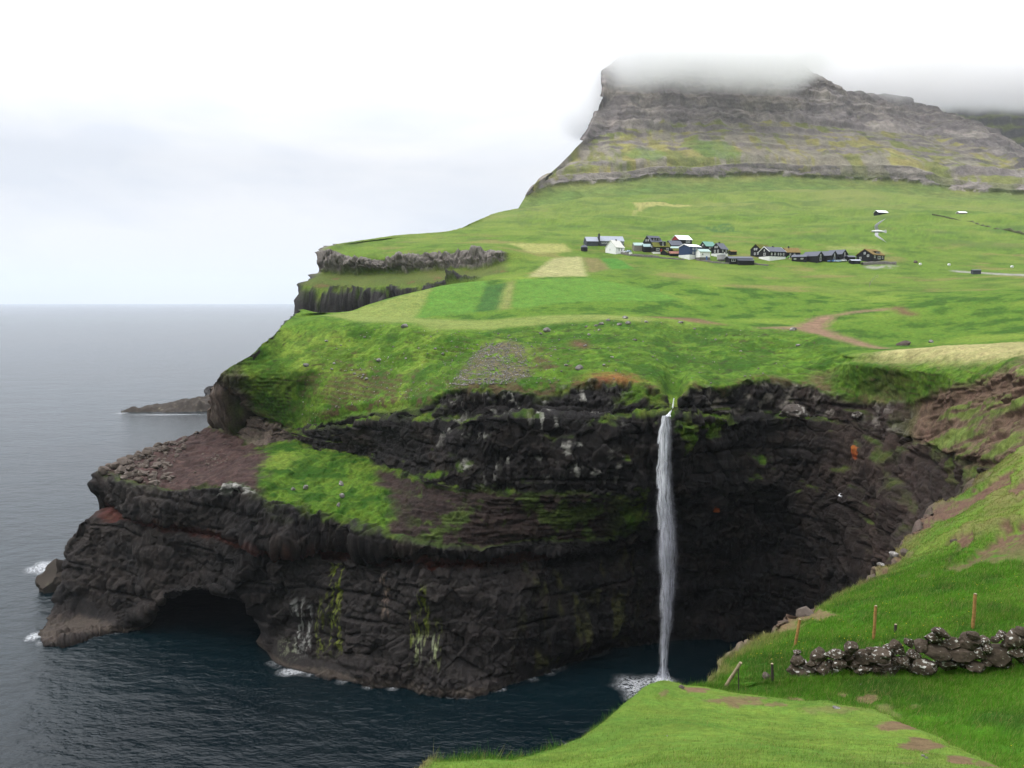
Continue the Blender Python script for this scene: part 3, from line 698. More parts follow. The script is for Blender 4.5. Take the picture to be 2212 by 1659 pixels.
def slope():
    V, us, ss = slope_grid()
    nr, nc = V.shape[:2]
    print("slope grid", nr, nc)
    N = flat(normals(blur2(V, 2, 2))); P = flat(V)
    N = N * np.sign(N[:, 2:3] + 1e-9)
    u = np.repeat(us, nc); s = np.tile(ss, nr)
    px, py = to_pix(P); x, y, z = P.T
    n1 = fbm(P, 3.2, 4, 0.55, off=5); n2 = fbm(P, 0.9, 3, 0.6, off=15); n3 = fbm(P, 9.0, 3, 0.5, off=25); nf = fbm(P, 0.28, 3, 0.6, off=35)
    knoll = 1 - smooth(3.95, 4.15, u)
    upper = smooth(10.4, 11.6, u + 0.5 * n3)
    lush = (1 - knoll) * (1 - upper)
    edge = (1 - smooth(0, 150 + 480 * smooth(8.5, 10.5, u), s + 150 * n1 + 90 * n2)) * smooth(4.2, 7, u)            # dry worn strip along the brink
    edge = np.maximum(edge, (1 - smooth(0, 40, s + 20 * n1)) * 0.9)
    d = n1 * 0.10 * knoll + n3 * 0.12 * knoll + nf * 0.012
    d = d + lush * (n1 * 0.20 + n2 * 0.09 + n3 * 0.25)
    hz = z * 0.8 + y * 0.30 + 0.35 * n3
    terr = np.abs(((hz / 1.3) % 1.0) - 0.5) * 2
    al = x * 0.6 + y * 0.8; ac = x * 0.8 - y * 0.6
    scar = smooth(0.04, 0.24, fbm(np.stack([al * 0.07, ac * 0.30, 0 * s], 1), 1.0, 4, 0.58, off=13.3)) * smooth(9.6, 11.0, u + 0.6 * (1 - smooth(0, 500, s)))
    d = d + upper * (n3 * 0.5 + n1 * 0.28 + n2 * 0.1) - scar * 0.40 - smooth(0.8, 1, terr) * 0.15 * (upper + 0.5 * edge)
    d = d + edge * (n2 * 0.12 + n1 * 0.15)
    rocky = (1 - smooth(0, 34, s + 26 * n1)) * smooth(7.5, 9, u)
    f1, f2, c1, c2 = voronoi(P, 0.9, off=2)
    d = d + rocky * (c1 - 0.5) * 0.5
    P2 = P + N * d[:, None]
    def c3(r, g, b): return np.array((r, g, b)) * np.ones((len(P), 1))
    def mix(a, b, f): return a * (1 - f[:, None]) + b * f[:, None]
    g = c3(0.062, 0.158, 0.011)
    g = mix(g, c3(0.043, 0.110, 0.012), smooth(-0.1, 0.5, n1))
    g = mix(g, c3(0.104, 0.182, 0.024), smooth(0.0, 0.5, n3 - 0.3 * n1) * 0.8)
    kn = c3(0.120, 0.195, 0.030)
    kn = mix(kn, c3(0.088, 0.160, 0.024), smooth(-0.1, 0.5, n1 + 0.5 * n2))
    kn = mix(kn, c3(0.150, 0.195, 0.045), smooth(0.05, 0.5, n3) * 0.7)
    kn = kn * (1 + 0.25 * n2 + 0.2 * nf)[:, None]
    g = mix(g, kn, knoll)
    up = mix(c3(0.125, 0.185, 0.030), c3(0.165, 0.165, 0.055), smooth(-0.2, 0.4, n1))
    g = mix(g, up, upper * (0.35 + 0.6 * smooth(-0.25, 0.25, n3 + 0.15)))
    g = mix(g, mix(c3(0.145, 0.175, 0.045), c3(0.165, 0.125, 0.070), smooth(-0.15, 0.35, n2 + n1)), edge * 0.9)
    soil = c3(0.120, 0.072, 0.048) * (1 + 0.4 * nf)[:, None]
    g = mix(g, soil, np.clip(scar, 0, 1) * smooth(-0.5, 0.2, n2 + 0.3))
    g = mix(g, c3(0.095, 0.068, 0.053) * (0.6 + 0.8 * c1)[:, None], rocky * smooth(-0.3, 0.2, n1 + 0.2))
    sc = np.zeros(len(P))
    for (cx, cy, rx, ry, rot, st) in ((1941,1565,36,13,0.2,.9),(1985,1606,40,16,0.5,.9),(2074,1644,32,15,0.0,.9),(2135,1652,34,10,0.2,.7),(1676,1524,26,7,0.1,.7),(1500,1489,28,8,0.1,.95),(1600,1515,70,9,0.18,.8),(1436,1500,12,10,0,.6),(1975,1512,16,5,0,.5),(1720,1507,30,9,0.1,.8),(1818,1495,18,7,0,.8),(1875,1502,34,9,-0.3,.8),(1955,1658,26,8,0,.5),(1780,1535,60,6,0.1,.4),(1900,1540,40,8,0.3,.5),(1930,1655,30,6,0,.4),(1760,1325,40,10,-0.35,.8),(1700,1345,26,8,-.5,.6)):
        def gp(qx, qy): return P[int(np.argmin(np.hypot(px - qx, py - qy) + np.where((u < 4.02) == (cy > np.interp(cx, [1440, 1500, 1700, 1850, 1950, 2050, 2160], [1477, 1480, 1515, 1532, 1560, 1602, 1655]) - 4), 0, 400)))]
        i0 = gp(cx, cy); v1 = gp(cx + rx, cy) - gp(cx - rx, cy); v2 = gp(cx, cy + ry) - gp(cx, cy - ry)
        v1 = v1[:2] / 2; v2 = v2[:2] / 2; det = v1[0] * v2[1] - v1[1] * v2[0]
        if abs(det) < 1e-6: continue
        ex, ey = x - i0[0], y - i0[1]
        r = np.hypot((ex * v2[1] - ey * v2[0]) / det, (v1[0] * ey - v1[1] * ex) / det) + 0.55 * n2 + 0.30 * n1 + 0.55 * fbm(P, 0.45, 3, 0.6, off=61)
        sc = np.maximum(sc, st * (1 - smooth(0.7, 1.1, r)) * (np.abs(z - i0[2]) < 3))
    g = mix(g, mix(c3(0.185, 0.118, 0.072), c3(0.14, 0.085, 0.055), smooth(-.4, .4, nf)), sc)
    wrapm = (s <= 0) & (u > 4)
    lowz = smooth(70, 60, z)
    g = mix(g, c3(0.05, 0.043, 0.04), lowz * 0.9)
    o = mesh_np('near_slope', P2, grid_faces(nr, nc), M_SLOPE, {'Col': np.clip(g, 0.004, 0.6), 'rock': rocky * 0.7})
    tag(o, kind='structure')
    bare = np.clip(sc + scar + rocky + lowz, 0, 1)
    return o, P2, N, u, s, g, knoll, lush, upper, edge, bare, nr, nc

M_SLOPE = terrain_mat('slope_ground', ((7.0, 6), (38.0, 5)), bump=0.06, var=0.30)
SL = slope()

# ------------------------------------------------------------------ mountain behind the village
MS = [
 [A(1106,472,985),A(1150,462,1005),A(1277,440,1040),A(1393,437,1050),A(1597,430,1085),A(1850,424,1105),A(1952,434,1105),A(2054,444,1085),A(2212,450,1050),A(2700,460,980)],
 [A(1134,424,1050),A(1160,412,1080),A(1221,400,1120),A(1343,395,1150),A(1419,385,1170),A(1495,386,1180),A(1597,382,1190),A(1688,380,1200),A(1749,386,1200),A(1850,390,1200),A(1952,394,1200),A(2018,404,1190),A(2079,414,1180),A(2212,424,1150),A(2700,445,1080)],
 [A(1150,401,1060),A(1164,396,1090),A(1221,381,1128),A(1343,376,1158),A(1419,366,1178),A(1495,366,1188),A(1597,357,1198),A(1688,356,1208),A(1749,361,1208),A(1850,361,1208),A(1952,362,1208),A(2018,381,1200),A(2079,396,1190),A(2212,407,1160),A(2700,432,1090)],
 [A(1196,364,1130),A(1240,352,1180),A(1343,340,1210),A(1450,332,1230),A(1600,325,1250),A(1750,328,1270),A(1880,330,1290),A(1980,340,1300),A(2100,365,1270),A(2212,392,1220),A(2700,425,1130)],
 [A(1238,322,1190),A(1270,315,1230),A(1343,308,1260),A(1450,300,1290),A(1600,292,1320),A(1750,292,1350),A(1880,300,1390),A(1980,315,1400),A(2100,345,1340),A(2212,382,1270),A(2700,420,1170)],
 [A(1262,292,1230),A(1317,281,1290),A(1444,270,1330),A(1546,278,1350),A(1673,268,1390),A(1800,258,1430),A(1880,275,1500),A(1980,295,1530),A(2100,325,1450),A(2212,370,1340),A(2700,415,1220)],
 [A(1286,240,1290),A(1316,228,1330),A(1444,222,1380),A(1600,224,1400),A(1720,222,1430),A(1800,232,1470),A(1870,246,1560),A(1980,266,1650),A(2060,288,1620),A(2130,318,1540),A(2212,358,1420),A(2700,410,1280)],
 [A(1299,205,1300),A(1330,192,1370),A(1444,185,1420),A(1600,186,1430),A(1720,196,1450),A(1785,212,1500),A(1860,230,1590),A(1980,252,1720),A(2045,272,1700),A(2120,302,1600),A(2212,354,1470),A(2700,405,1320)],
 [C(1300,1390,470),C(1380,1415,500),C(1450,1440,515),C(1600,1450,512),A(1690,155,1480),A(1740,181,1500),A(1795,211,1540),A(1860,224,1620),A(1980,243,1770),A(2040,262,1750),A(2120,296,1640),A(2212,350,1500),A(2700,400,1350)],
 [C(1310,1640,505),C(1450,1700,515),C(1600,1750,505),C(1690,1760,470),C(1800,1820,430),C(1980,2000,420),C(2120,1900,400),C(2212,1800,330),C(2700,1600,260)],
]

def mountain():
    s = np.concatenate([np.arange(0, 2212, 2.2), np.arange(2216, 2701, 16.0)])
    lim = 2212.0
    R = np.stack([row_eval(r, s * 1.0, 2212.0) for r in MS])
    R = np.stack([blur_rows(r, 4) for r in R])
    e = R[:, :1]; cols = []
    for t in (1.0, 0.7, 0.45, 0.25, 0.1, 0.03):
        p = e.copy(); p[..., 0] += 40 * t; p[..., 1] += 420 * t; p[..., 2] = e[..., 2] + (-8 - e[..., 2]) * t ** 0.8
        cols.append(p)
    R = np.concatenate([np.concatenate(cols, 1), R], 1)
    us = np.concatenate([i + np.arange(n) / n for i, n in enumerate((30, 26, 44, 40, 40, 50, 36, 30, 18))] + [np.array([9.0])])
    V = pchip(np.arange(len(R)), R, us)
    nr, nc = V.shape[:2]; print("mountain grid", nr, nc)
    P = flat(V); N = flat(normals(blur2(V, 3, 3)))
    N = N * np.sign(-N[:, 1:2] + N[:, 2:3] + 1e-9)
    u = np.repeat(us, nc)
    x, y, z = P.T
    Q = np.stack([x, y * 0.4, z * 0.22], 1)
    gul = ridged(Q, (95, 95, 95), 4, 0.55, off=3.1)
    gul2 = ridged(Q, (38, 38, 38), 3, 0.55, off=13.1)
    wz = z + 7 * fbm(P, 170, 2, off=4) + 2.0 * fbm(P, 40, 2, off=14) + x * 0.010
    n1 = fbm(P, (70, 70, 40), 4, 0.55, off=71); n2 = fbm(P, (180, 180, 120), 3, 0.5, off=81); n3 = fbm(P, (16, 16, 10), 3, 0.6, off=91)
    spur = smooth(0.0, 0.7, gul2 + 0.3 * gul)
    crag = smooth(4.5, 5.1, u + 0.85 * (spur - 0.5))
    low = smooth(0.9, 1.1, u + 0.2 * n3) * (1 - smooth(1.9, 2.1, u))
    mid = smooth(2.0, 2.4, u) * (1 - crag)
    def beds(per, width, off):
        k = np.floor(wz / per + off); st = wz / per + off - k
        ki = k.astype(np.int64); h = _hash(ki, 0 * ki + 5, 0 * ki) / 4294967295.0
        pres = smooth(-0.22, 0.18, fbm(np.stack([x / 130.0, y / 130.0, k * 7.7], 1), 1.0, 3, 0.55, off=off + 2) + (h - 0.45) * 0.9)
        rise = 1 - smooth(width * 0.8, width * 1.15, st)
        return st, pres, rise, h, (smooth(0, width, st) - st)
    s1, p1, r1, h1, d1 = beds(27.0, 0.34, 0.13)
    s2, p2, r2, h2, d2 = beds(11.5, 0.36, 0.4)
    d = gul * (2 + 10 * crag + 5 * mid + 2.5 * low) * smooth(0.2, 1.0, u) + gul2 * (1.0 + 8.0 * crag + 2.5 * low + 2.0 * mid) * smooth(0.5, 1, u)
    d = d + d1 * (15 * mid * p1 + 13 * crag + 2 * low) + d2 * (7.5 * mid * p2 + 6.0 * crag + 1.5 * low)
    d = d + fbm(P, 22, 4, 0.6, off=6) * (1.3 + 2.6 * crag + 1.5 * low)
    sm = np.tile(np.concatenate([np.zeros(6), s]), nr)
    d = d * (0.12 + 0.46 * smooth(0, 240, sm))
    P2 = P + N * d[:, None]
    N2 = flat(normals(P2.reshape(nr, nc, 3))); N2 = N2 * np.sign(np.sum(N2 * N, 1, keepdims=True) + 1e-9)
    nz = flat(blur2(N2.reshape(nr, nc, 3)[..., 2:3], 0, 1))[:, 0]
    def c3(r, g, b): return np.array((r, g, b)) * np.ones((len(P), 1))
    def mix(a, b, f): return a * (1 - f[:, None]) + b * f[:, None]
    rk = c3(0.136, 0.118, 0.112); rk = mix(rk, c3(0.205, 0.180, 0.158), smooth(-0.2, 0.5, n1))
    rk = rk * (1 + 0.40 * n3)[:, None] * (0.55 + 0.45 * h1 + 0.45 * h2)[:, None]
    gr = mix(c3(0.135, 0.145, 0.048), c3(0.215, 0.195, 0.070), smooth(-0.25, 0.3, n1 + 0.5 * n2))
    gr = mix(gr, c3(0.085, 0.140, 0.030), (1 - smooth(0.4, 1.6, u)) * 0.8)
    run = fbm(np.stack([x / 26.0, y / 90.0, z / 160.0], 1), 1.0, 4, 0.6, off=51)             # scree chutes running down
    gr = mix(gr, c3(0.190, 0.168, 0.142), smooth(-0.12, 0.28, run + 0.5 * n2) * 0.85 * smooth(0.7, 2.2, u))
    gr = gr * (1 + 0.30 * n3)[:, None]
    rocky = np.maximum(r1 * p1, r2 * p2 * 0.85) * (0.9 * mid + 0.3 * (u < 1)) + crag * (0.62 + 0.5 * np.maximum(r1, r2 * 0.7) + 0.25 * spur) + low * 0.95 * smooth(-0.25, 0.15, n1 + 0.5 * n3 + 0.12)
    rk = rk * (1 - 0.15 * low)[:, None]
    gm = 1 - smooth(0.47, 0.86, rocky + 0.30 * n3 - 0.25 * n2)
    gm = np.maximum(gm * (1 - low * 0.35), (1 - smooth(0.55, 1.05, u + 0.25 * n1)) * smooth(-0.55, -0.1, n1 + 0.1 * n3 + 0.35))
    for cx, cy, rx, ry in ((1395, 345, 45, 24), (1545, 335, 55, 24), (1500, 325, 40, 16)):
        i = int(np.argmin(np.hypot(to_pix(P)[0] - cx, to_pix(P)[1] - cy) + y * 0.02))
        k = y[i] / FOC
        r = np.hypot((x - x[i]) / (rx * k), (z - z[i]) / (ry * k)) + 0.3 * n1
        pm = (1 - smooth(0.75, 1.05, r)) * (u < 6)
        gm = np.maximum(gm, pm * 0.85); gr = mix(gr, c3(0.110, 0.165, 0.040), pm * 0.7)
    col = mix(rk, gr, np.clip(gm, 0, 1))
    o = mesh_np('mountain', P2, grid_faces(nr, nc), M_MTN, {'Col': np.clip(col, 0.01, 0.5), 'rock': 0.5 * (1 - gm)})
    tag(o, kind='structure')

def hillside():
    """unseen steep valley side behind the viewpoint, added to block sky and darken the cliffs"""
    xs = np.linspace(-700, 900, 160); t = np.linspace(0, 1, 70)
    V = np.zeros((len(t), len(xs), 3))
    for i, tt in enumerate(t):
        y = -14 - 520 * tt + 0 * xs
        V[i, :, 0] = xs; V[i, :, 1] = y - 0.00025 * xs * xs * (xs < 0) + np.where(xs > 60, (xs - 60) * 0.55, 0)
        V[i, :, 2] = 82 + 470 * tt ** 0.92 - 70 * (1 - tt) * smooth(-20, -80, xs)
    P = flat(V); P[:, 2] += fbm(P, 60, 4, off=2) * 8 * smooth(0, 40, np.abs(P[:, 1] + 14))
    col = np.array((0.05, 0.10, 0.02)) * np.ones((len(P), 1)) * (1 + 0.4 * fbm(P, 30, 3))[:, None]
    tag(mesh_np('hillside', P, grid_faces(len(t), len(xs)), M_MTN, {'Col': col, 'rock': 0 * P[:, 0]}), kind='structure')

M_MTN = terrain_mat('mountain_ground', ((0.09, 7), (0.4, 6)), bump=3.0, var=0.30)
mountain()
hillside()

def far_ridge(name, pts, depth, base_z, seed):
    pts = np.array(pts, float)
    s = np.linspace(0, 1, 220); k = np.linspace(0, 1, len(pts))
    top = np.stack([to_xyz(np.array([p[0]]), np.array([p[1]]), np.array([p[2]]))[0] for p in pts])
    T = pchip(k, top, s)
    rows = []
    for t in np.linspace(0, 1, 60):
        r = T.copy(); r[:, 1] -= depth * (1 - t); r[:, 2] = base_z + (T[:, 2] - base_z) * t ** 1.5
        rows.append(r)
    rb = T.copy(); rb[:, 1] += 250; rb[:, 2] = base_z; rows.append(rb)
    V = np.stack(rows); P = flat(V); N = flat(normals(V)); N = N * np.sign(N[:, 2:3] + 1e-9)
    wz = P[:, 2] + 12 * fbm(P, 150, 2, off=seed)
    st = (wz / 38) % 1.0
    d = ridged(P * np.array((1, 0.4, 0.25)), 110, 4, off=seed) * 12 + (smooth(0, .25, st) - st) * 16 + fbm(P, 30, 4, 0.6, off=seed) * 4
    P2 = P + N * d[:, None]
    n1 = fbm(P, (90, 90, 40), 4, off=seed + 4)
    nz = flat(normals(P2.reshape(V.shape)))[:, 2]; nz = np.abs(nz)
    f = smooth(0.45, 0.7, nz + 0.15 * n1)[:, None]
    col = np.array((0.10, 0.09, 0.088)) * (1 - f) + np.array((0.13, 0.14, 0.05)) * f
    tag(mesh_np(name, P2, grid_faces(*V.shape[:2]), M_MTN, {'Col': col, 'rock': 0.5 + 0 * n1}), kind='structure')
far_ridge('mountain', [(1990,270,2300),(2040,235,2350),(2120,205,2400),(2212,190,2400),(2350,170,2400),(2700,150,2400)], 420, 220, 23.0)

# ------------------------------------------------------------------ sea
def sea_mat():
    m, nt, b = new_mat('sea_water')
    N = nt.nodes.new; L = nt.links.new
    tc = N('ShaderNodeTexCoord')
    mp = N('ShaderNodeMapping'); mp.inputs['Rotation'].default_value = (0, 0, 0.45); mp.inputs['Scale'].default_value = (0.55, 1.0, 1)
    L(tc.outputs['Object'], mp.inputs[0])
    def noise(sc, det, rough):
        n = N('ShaderNodeTexNoise'); n.inputs['Scale'].default_value = sc; n.inputs['Detail'].default_value = det; n.inputs['Roughness'].default_value = rough
        L(mp.outputs[0], n.inputs['Vector']); return n
    big = noise(0.035, 3, 0.5); mid = noise(0.22, 5, 0.6); fin = noise(0.9, 4, 0.6)
    b1 = N('ShaderNodeBump'); b1.inputs['Distance'].default_value = 5.0; b1.inputs['Strength'].default_value = 0.35; L(big.outputs['Fac'], b1.inputs['Height'])
    b2 = N('ShaderNodeBump'); b2.inputs['Distance'].default_value = 2.4; b2.inputs['Strength'].default_value = 0.6; L(mid.outputs['Fac'], b2.inputs['Height']); L(b1.outputs[0], b2.inputs['Normal'])
    b3 = N('ShaderNodeBump'); b3.inputs['Distance'].default_value = 0.35; b3.inputs['Strength'].default_value = 0.7; L(fin.outputs['Fac'], b3.inputs['Height']); L(b2.outputs[0], b3.inputs['Normal'])
    L(b3.outputs[0], b.inputs['Normal'])
    cr = N('ShaderNodeValToRGB')
    cr.color_ramp.elements[0].position = 0.35; cr.color_ramp.elements[0].color = (0.0010, 0.0052, 0.0075, 1)
    cr.color_ramp.elements[1].position = 0.7; cr.color_ramp.elements[1].color = (0.0018, 0.0115, 0.0155, 1)
    slow = noise(0.012, 3, 0.5); L(slow.outputs['Fac'], cr.inputs[0])
    L(cr.outputs[0], b.inputs['Base Color'])
    b.inputs['Roughness'].default_value = 0.17; b.inputs['IOR'].default_value = 1.333; b.inputs['Specular IOR Level'].default_value = 0.5
    return m

def sea():
    ring = [(-30000, -600), (30000, -600), (30000, 30000), (-30000, 30000)]
    V = np.array([(x, y, 0) for x, y in ring], float)
    tag(mesh_np('sea', V, np.array([[0, 1, 2, 3]]), sea_mat(), shade=False), kind='structure')
sea()

def foam_mat():
    m, nt, b = new_mat('sea_foam')
    N = nt.nodes.new; L = nt.links.new
    at_ = N('ShaderNodeAttribute'); at_.attribute_name = 'dens'
    tc = N('ShaderNodeTexCoord')
    n = N('ShaderNodeTexNoise'); n.inputs['Scale'].default_value = 0.55; n.inputs['Detail'].default_value = 8; n.inputs['Roughness'].default_value = 0.72; n.inputs['Distortion'].default_value = 1.6
    L(tc.outputs['Object'], n.inputs['Vector'])
    s = N('ShaderNodeMath'); s.operation = 'SUBTRACT'; L(n.outputs['Fac'], s.inputs[0]); s.inputs[1].default_value = 0.5
    ab = N('ShaderNodeMath'); ab.operation = 'ABSOLUTE'; L(s.outputs[0], ab.inputs[0])
    mr = N('ShaderNodeMapRange'); mr.inputs['From Min'].default_value = 0.0; mr.inputs['From Max'].default_value = 0.065; mr.inputs['To Min'].default_value = 1; mr.inputs['To Max'].default_value = 0
    L(ab.outputs[0], mr.inputs['Value'])
    mu = N('ShaderNodeMath'); mu.operation = 'MULTIPLY'; L(mr.outputs[0], mu.inputs[0]); L(at_.outputs['Fac'], mu.inputs[1])
    p2 = N('ShaderNodeMath'); p2.operation = 'POWER'; L(at_.outputs['Fac'], p2.inputs[0]); p2.inputs[1].default_value = 13.0
    mx = N('ShaderNodeMath'); mx.operation = 'MAXIMUM'; L(mu.outputs[0], mx.inputs[0]); L(p2.outputs[0], mx.inputs[1])
    b.inputs['Base Color'].default_value = (0.75, 0.77, 0.80, 1); b.inputs['Roughness'].default_value = 0.8
    L(mx.outputs[0], b.inputs['Alpha'])
    return m
M_FOAM = foam_mat()

def foam(name, cx, cy, rx, ry, seed, parent=None, dens=1.0, z=0.06, rot=0.0):
    t = np.linspace(0, 1, 26); a = np.linspace(0, 2 * math.pi, 72, endpoint=False)
    T, Aa = np.meshgrid(t, a, indexing='ij')
    ca = np.stack([np.cos(Aa).ravel(), np.sin(Aa).ravel(), 0 * Aa.ravel() + seed], 1)
    rr = T.ravel() * (1 + 0.35 * fbm(ca, 0.8, 3, off=seed))
    X = rr * np.cos(Aa).ravel() * rx; Y = rr * np.sin(Aa).ravel() * ry
    x = cx + X * math.cos(rot) - Y * math.sin(rot); y = cy + X * math.sin(rot) + Y * math.cos(rot)
    V = np.stack([x, y, z + 0.10 * (1 - T.ravel()) * np.abs(fbm(np.stack([x, y, 0 * x], 1), 0.8, 2))], 1)
    i = np.arange(26 * 72).reshape(26, 72); j = np.roll(i, -1, 1)
    F = np.stack([i[:-1], j[:-1], j[1:], i[1:]], -1).reshape(-1, 4)
    d = dens * (1 - smooth(0.35, 1.0, T.ravel()))
    return mesh_np(name, V, F, M_FOAM, {'dens': d}, parent)

def sea_at(px, py):
    y = -CAM_Z / slope_of(py); return to_xyz(np.array([px]), np.array([py]), np.array([y]))[0]

# ------------------------------------------------------------------ waterfall
def water_mat(name, seed, strength, col=(0.66, 0.68, 0.74), soft=1.0):
    m, nt, b = new_mat(name)
    N = nt.nodes.new; L = nt.links.new
    du = N('ShaderNodeAttribute'); du.attribute_name = 'across'
    dv = N('ShaderNodeAttribute'); dv.attribute_name = 'down'
    de = N('ShaderNodeAttribute'); de.attribute_name = 'dens'
    cb = N('ShaderNodeCombineXYZ'); L(du.outputs['Fac'], cb.inputs[0]); L(dv.outputs['Fac'], cb.inputs[1]); cb.inputs[2].default_value = seed
    mp = N('ShaderNodeMapping'); mp.inputs['Scale'].default_value = (3.4, 9.0, 1)
    L(cb.outputs[0], mp.inputs[0])
    n = N('ShaderNodeTexNoise'); n.inputs['Scale'].default_value = 1.0; n.inputs['Detail'].default_value = 7; n.inputs['Roughness'].default_value = 0.62; n.inputs['Distortion'].default_value = 0.5
    L(mp.outputs[0], n.inputs['Vector'])
    mp2 = N('ShaderNodeMapping'); mp2.inputs['Scale'].default_value = (16, 5.0, 1); L(cb.outputs[0], mp2.inputs[0])
    n2 = N('ShaderNodeTexNoise'); n2.inputs['Scale'].default_value = 1.0; n2.inputs['Detail'].default_value = 5; L(mp2.outputs[0], n2.inputs['Vector'])
    ad = N('ShaderNodeMath'); ad.operation = 'ADD'; L(n.outputs['Fac'], ad.inputs[0]); L(n2.outputs['Fac'], ad.inputs[1])
    mr = N('ShaderNodeMapRange'); mr.inputs['From Min'].default_value = 1.22; mr.inputs['From Max'].default_value = 0.72; mr.inputs['To Min'].default_value = 0.25; mr.inputs['To Max'].default_value = 1.0
    mr.inputs['From Min'].default_value = 0.84; mr.inputs['From Max'].default_value = 1.16; mr.inputs['To Min'].default_value = 0.10
    L(ad.outputs[0], mr.inputs['Value'])
    mu = N('ShaderNodeMath'); mu.operation = 'MULTIPLY'; L(mr.outputs[0], mu.inputs[0]); L(de.outputs['Fac'], mu.inputs[1])
    m2 = N('ShaderNodeMath'); m2.operation = 'MULTIPLY'; m2.inputs[1].default_value = strength; m2.use_clamp = True; L(mu.outputs[0], m2.inputs[0])
    b.inputs['Base Color'].default_value = (*col, 1); b.inputs['Roughness'].default_value = 0.85; b.inputs['Specular IOR Level'].default_value = 0.1
    L(m2.outputs[0], b.inputs['Alpha'])
    return m

def waterfall():
    root = bpy.data.objects.new('waterfall', None); COL.objects.link(root)
    base = sea_at(1433, 1476); root.location = base
    tag(root, 'tall narrow white waterfall dropping from the grassy cliff notch into the dark cove', 'waterfall')
    prof = np.array([(898,1428,1448),(915,1425,1450),(934,1420,1452),(965,1417,1452),(996,1416,1451),(1040,1415,1453),(1079,1414,1456),(1146,1417,1461),(1192,1416,1464),(1246,1421,1462),(1329,1423,1455),(1392,1425,1446),(1454,1426,1441),(1478,1424,1443)], float)
    def sheet(name, mat, grow, yoff, densf, seed, bulge, n=150, k=34, shift=0.0):
        py = np.linspace(898, 1478, n)
        l = pchip(prof[:, 0], prof[:, 1], py); r = pchip(prof[:, 0], prof[:, 2], py)
        c = (l + r) / 2 + shift; h = (r - l) / 2 * grow
        a = np.linspace(-1, 1, k)
        PXX = c[:, None] + h[:, None] * a[None]
        yy = (172.2 - 2.2 * (py - 898) / 580)[:, None] - bulge * (1 - a[None] ** 2) * (h[:, None] / 20) + yoff
        V = to_xyz(PXX, np.repeat(py[:, None], k, 1), yy)
        P = flat(V); P[:, 1] += fbm(P, (1.6, 1.6, 5), 3, off=seed) * 0.35; P[:, 0] += fbm(P, (2.4, 2.4, 3.2), 3, off=seed + 8) * 0.35
        t = np.repeat((py - 898) / 580, k); aa = np.tile(a, n)
        d = densf(aa, t)
        saw = (t * 6.3 + 0.35 + 0.25 * fbm(np.stack([t * 5, 0 * t + seed, 0 * t], 1), 1.0, 2)) % 1.0
        el = -0.62 - 0.40 * saw + 0.10 * fbm(np.stack([t * 60, 0 * t + seed, 0 * t], 1), 1.0, 3)
        d = d * (1 - (1 - smooth(el - 0.02, el + 0.22, aa)) * (1 - 0.6 * smooth(.7, .95, t)))
        o = mesh_np(name, P - base, grid_faces(n, k), mat, {'across': aa, 'down': t * 1.0, 'dens': d}, root)
        return o
    ed = lambda a, w: 1 - smooth(1 - w, 1.0, np.abs(a))
    torn = lambda a, t: 1 - smooth(0.0, 0.2, -(a + 0.82) + 0.0)
    sheet('falling_water', water_mat('fall_core', 1.7, 1.5), 0.92, 0.0, lambda a, t: ed(a, 0.35) * (0.85 - 0.62 * smooth(0.12, 0.62, t) + 0.25 * smooth(0.75, 1, t)) * (1 - 0.45 * smooth(-0.2, 0.9, a) * (1 - smooth(.6, .9, t))), 1.0, 1.2)
    sheet('falling_water', water_mat('fall_veil', 5.2, 1.1, (0.58, 0.59, 0.68)), 1.12, 0.9, lambda a, t: ed(a, 0.75) * (0.40 + 0.12 * smooth(.2, .5, t)) * (1 - 0.3 * smooth(0.8, 1, t)), 2.0, 1.8, shift=1.5)
    sheet('falling_water', water_mat('fall_streaks', 9.1, 1.4, (0.78, 0.79, 0.83)), 0.75, -0.7, lambda a, t: ed(a + 0.15, 0.6) * (0.55 * (1 - smooth(0.1, 0.5, t)) + 0.14), 3.0, 0.8, shift=-4.0)
    sheet('mist', water_mat('fall_mist', 13.0, 0.8, (0.55, 0.56, 0.64)), 1.75, 1.8, lambda a, t: ed(a, 1.0) ** 1.6 * (0.05 + 0.22 * smooth(0.1, 0.6, t)), 4.0, 2.4, shift=1.0)
    # upper trickle in the notch
    py = np.linspace(860, 900, 24); a = np.linspace(-1, 1, 8)
    cx = np.interp(py, [860, 880, 900], [1456, 1453, 1442]); h = np.interp(py, [860, 885, 894, 900], [1.2, 2.0, 3.0, 7])
    yy = np.interp(py, [860, 880, 900], [179.0, 177.2, 172.6])[:, None] - 0.5 * (1 - a[None] ** 2)
    V = to_xyz(cx[:, None] + h[:, None] * a[None], np.repeat(py[:, None], 8, 1), yy)
    mesh_np('upper_trickle', flat(V) - base, grid_faces(24, 8), water_mat('fall_trickle', 3.3, 1.3, (0.7, 0.72, 0.76)), {'across': np.tile(a, 24), 'down': np.repeat((py - 860) / 200, 8), 'dens': 0.9 + 0 * np.repeat(py, 8)}, root)
    b2 = sea_at(1395, 1488)
    o = foam('splash', b2[0] - base[0], b2[1] - base[1], 8.5, 8.0, 4.0, root, 0.74, 0.07)
    o = foam('splash', 0.0, 1.0, 3.0, 3.2, 7.0, root, 1.0, 0.10)
    # spray thrown up round the foot
    rr = np.linspace(0, 1, 14); aa = np.linspace(0, 2 * math.pi, 40, endpoint=False)
    T, Aa = np.meshgrid(rr, aa, indexing='ij'); T = T.ravel(); Aa = Aa.ravel()
    V = np.stack([np.cos(Aa) * (0.7 + 1.6 * T), np.sin(Aa) * (0.7 + 1.6 * T), (1 - T) ** 1.5 * 4.5], 1)
    i = np.arange(14 * 40).reshape(14, 40); j = np.roll(i, -1, 1)
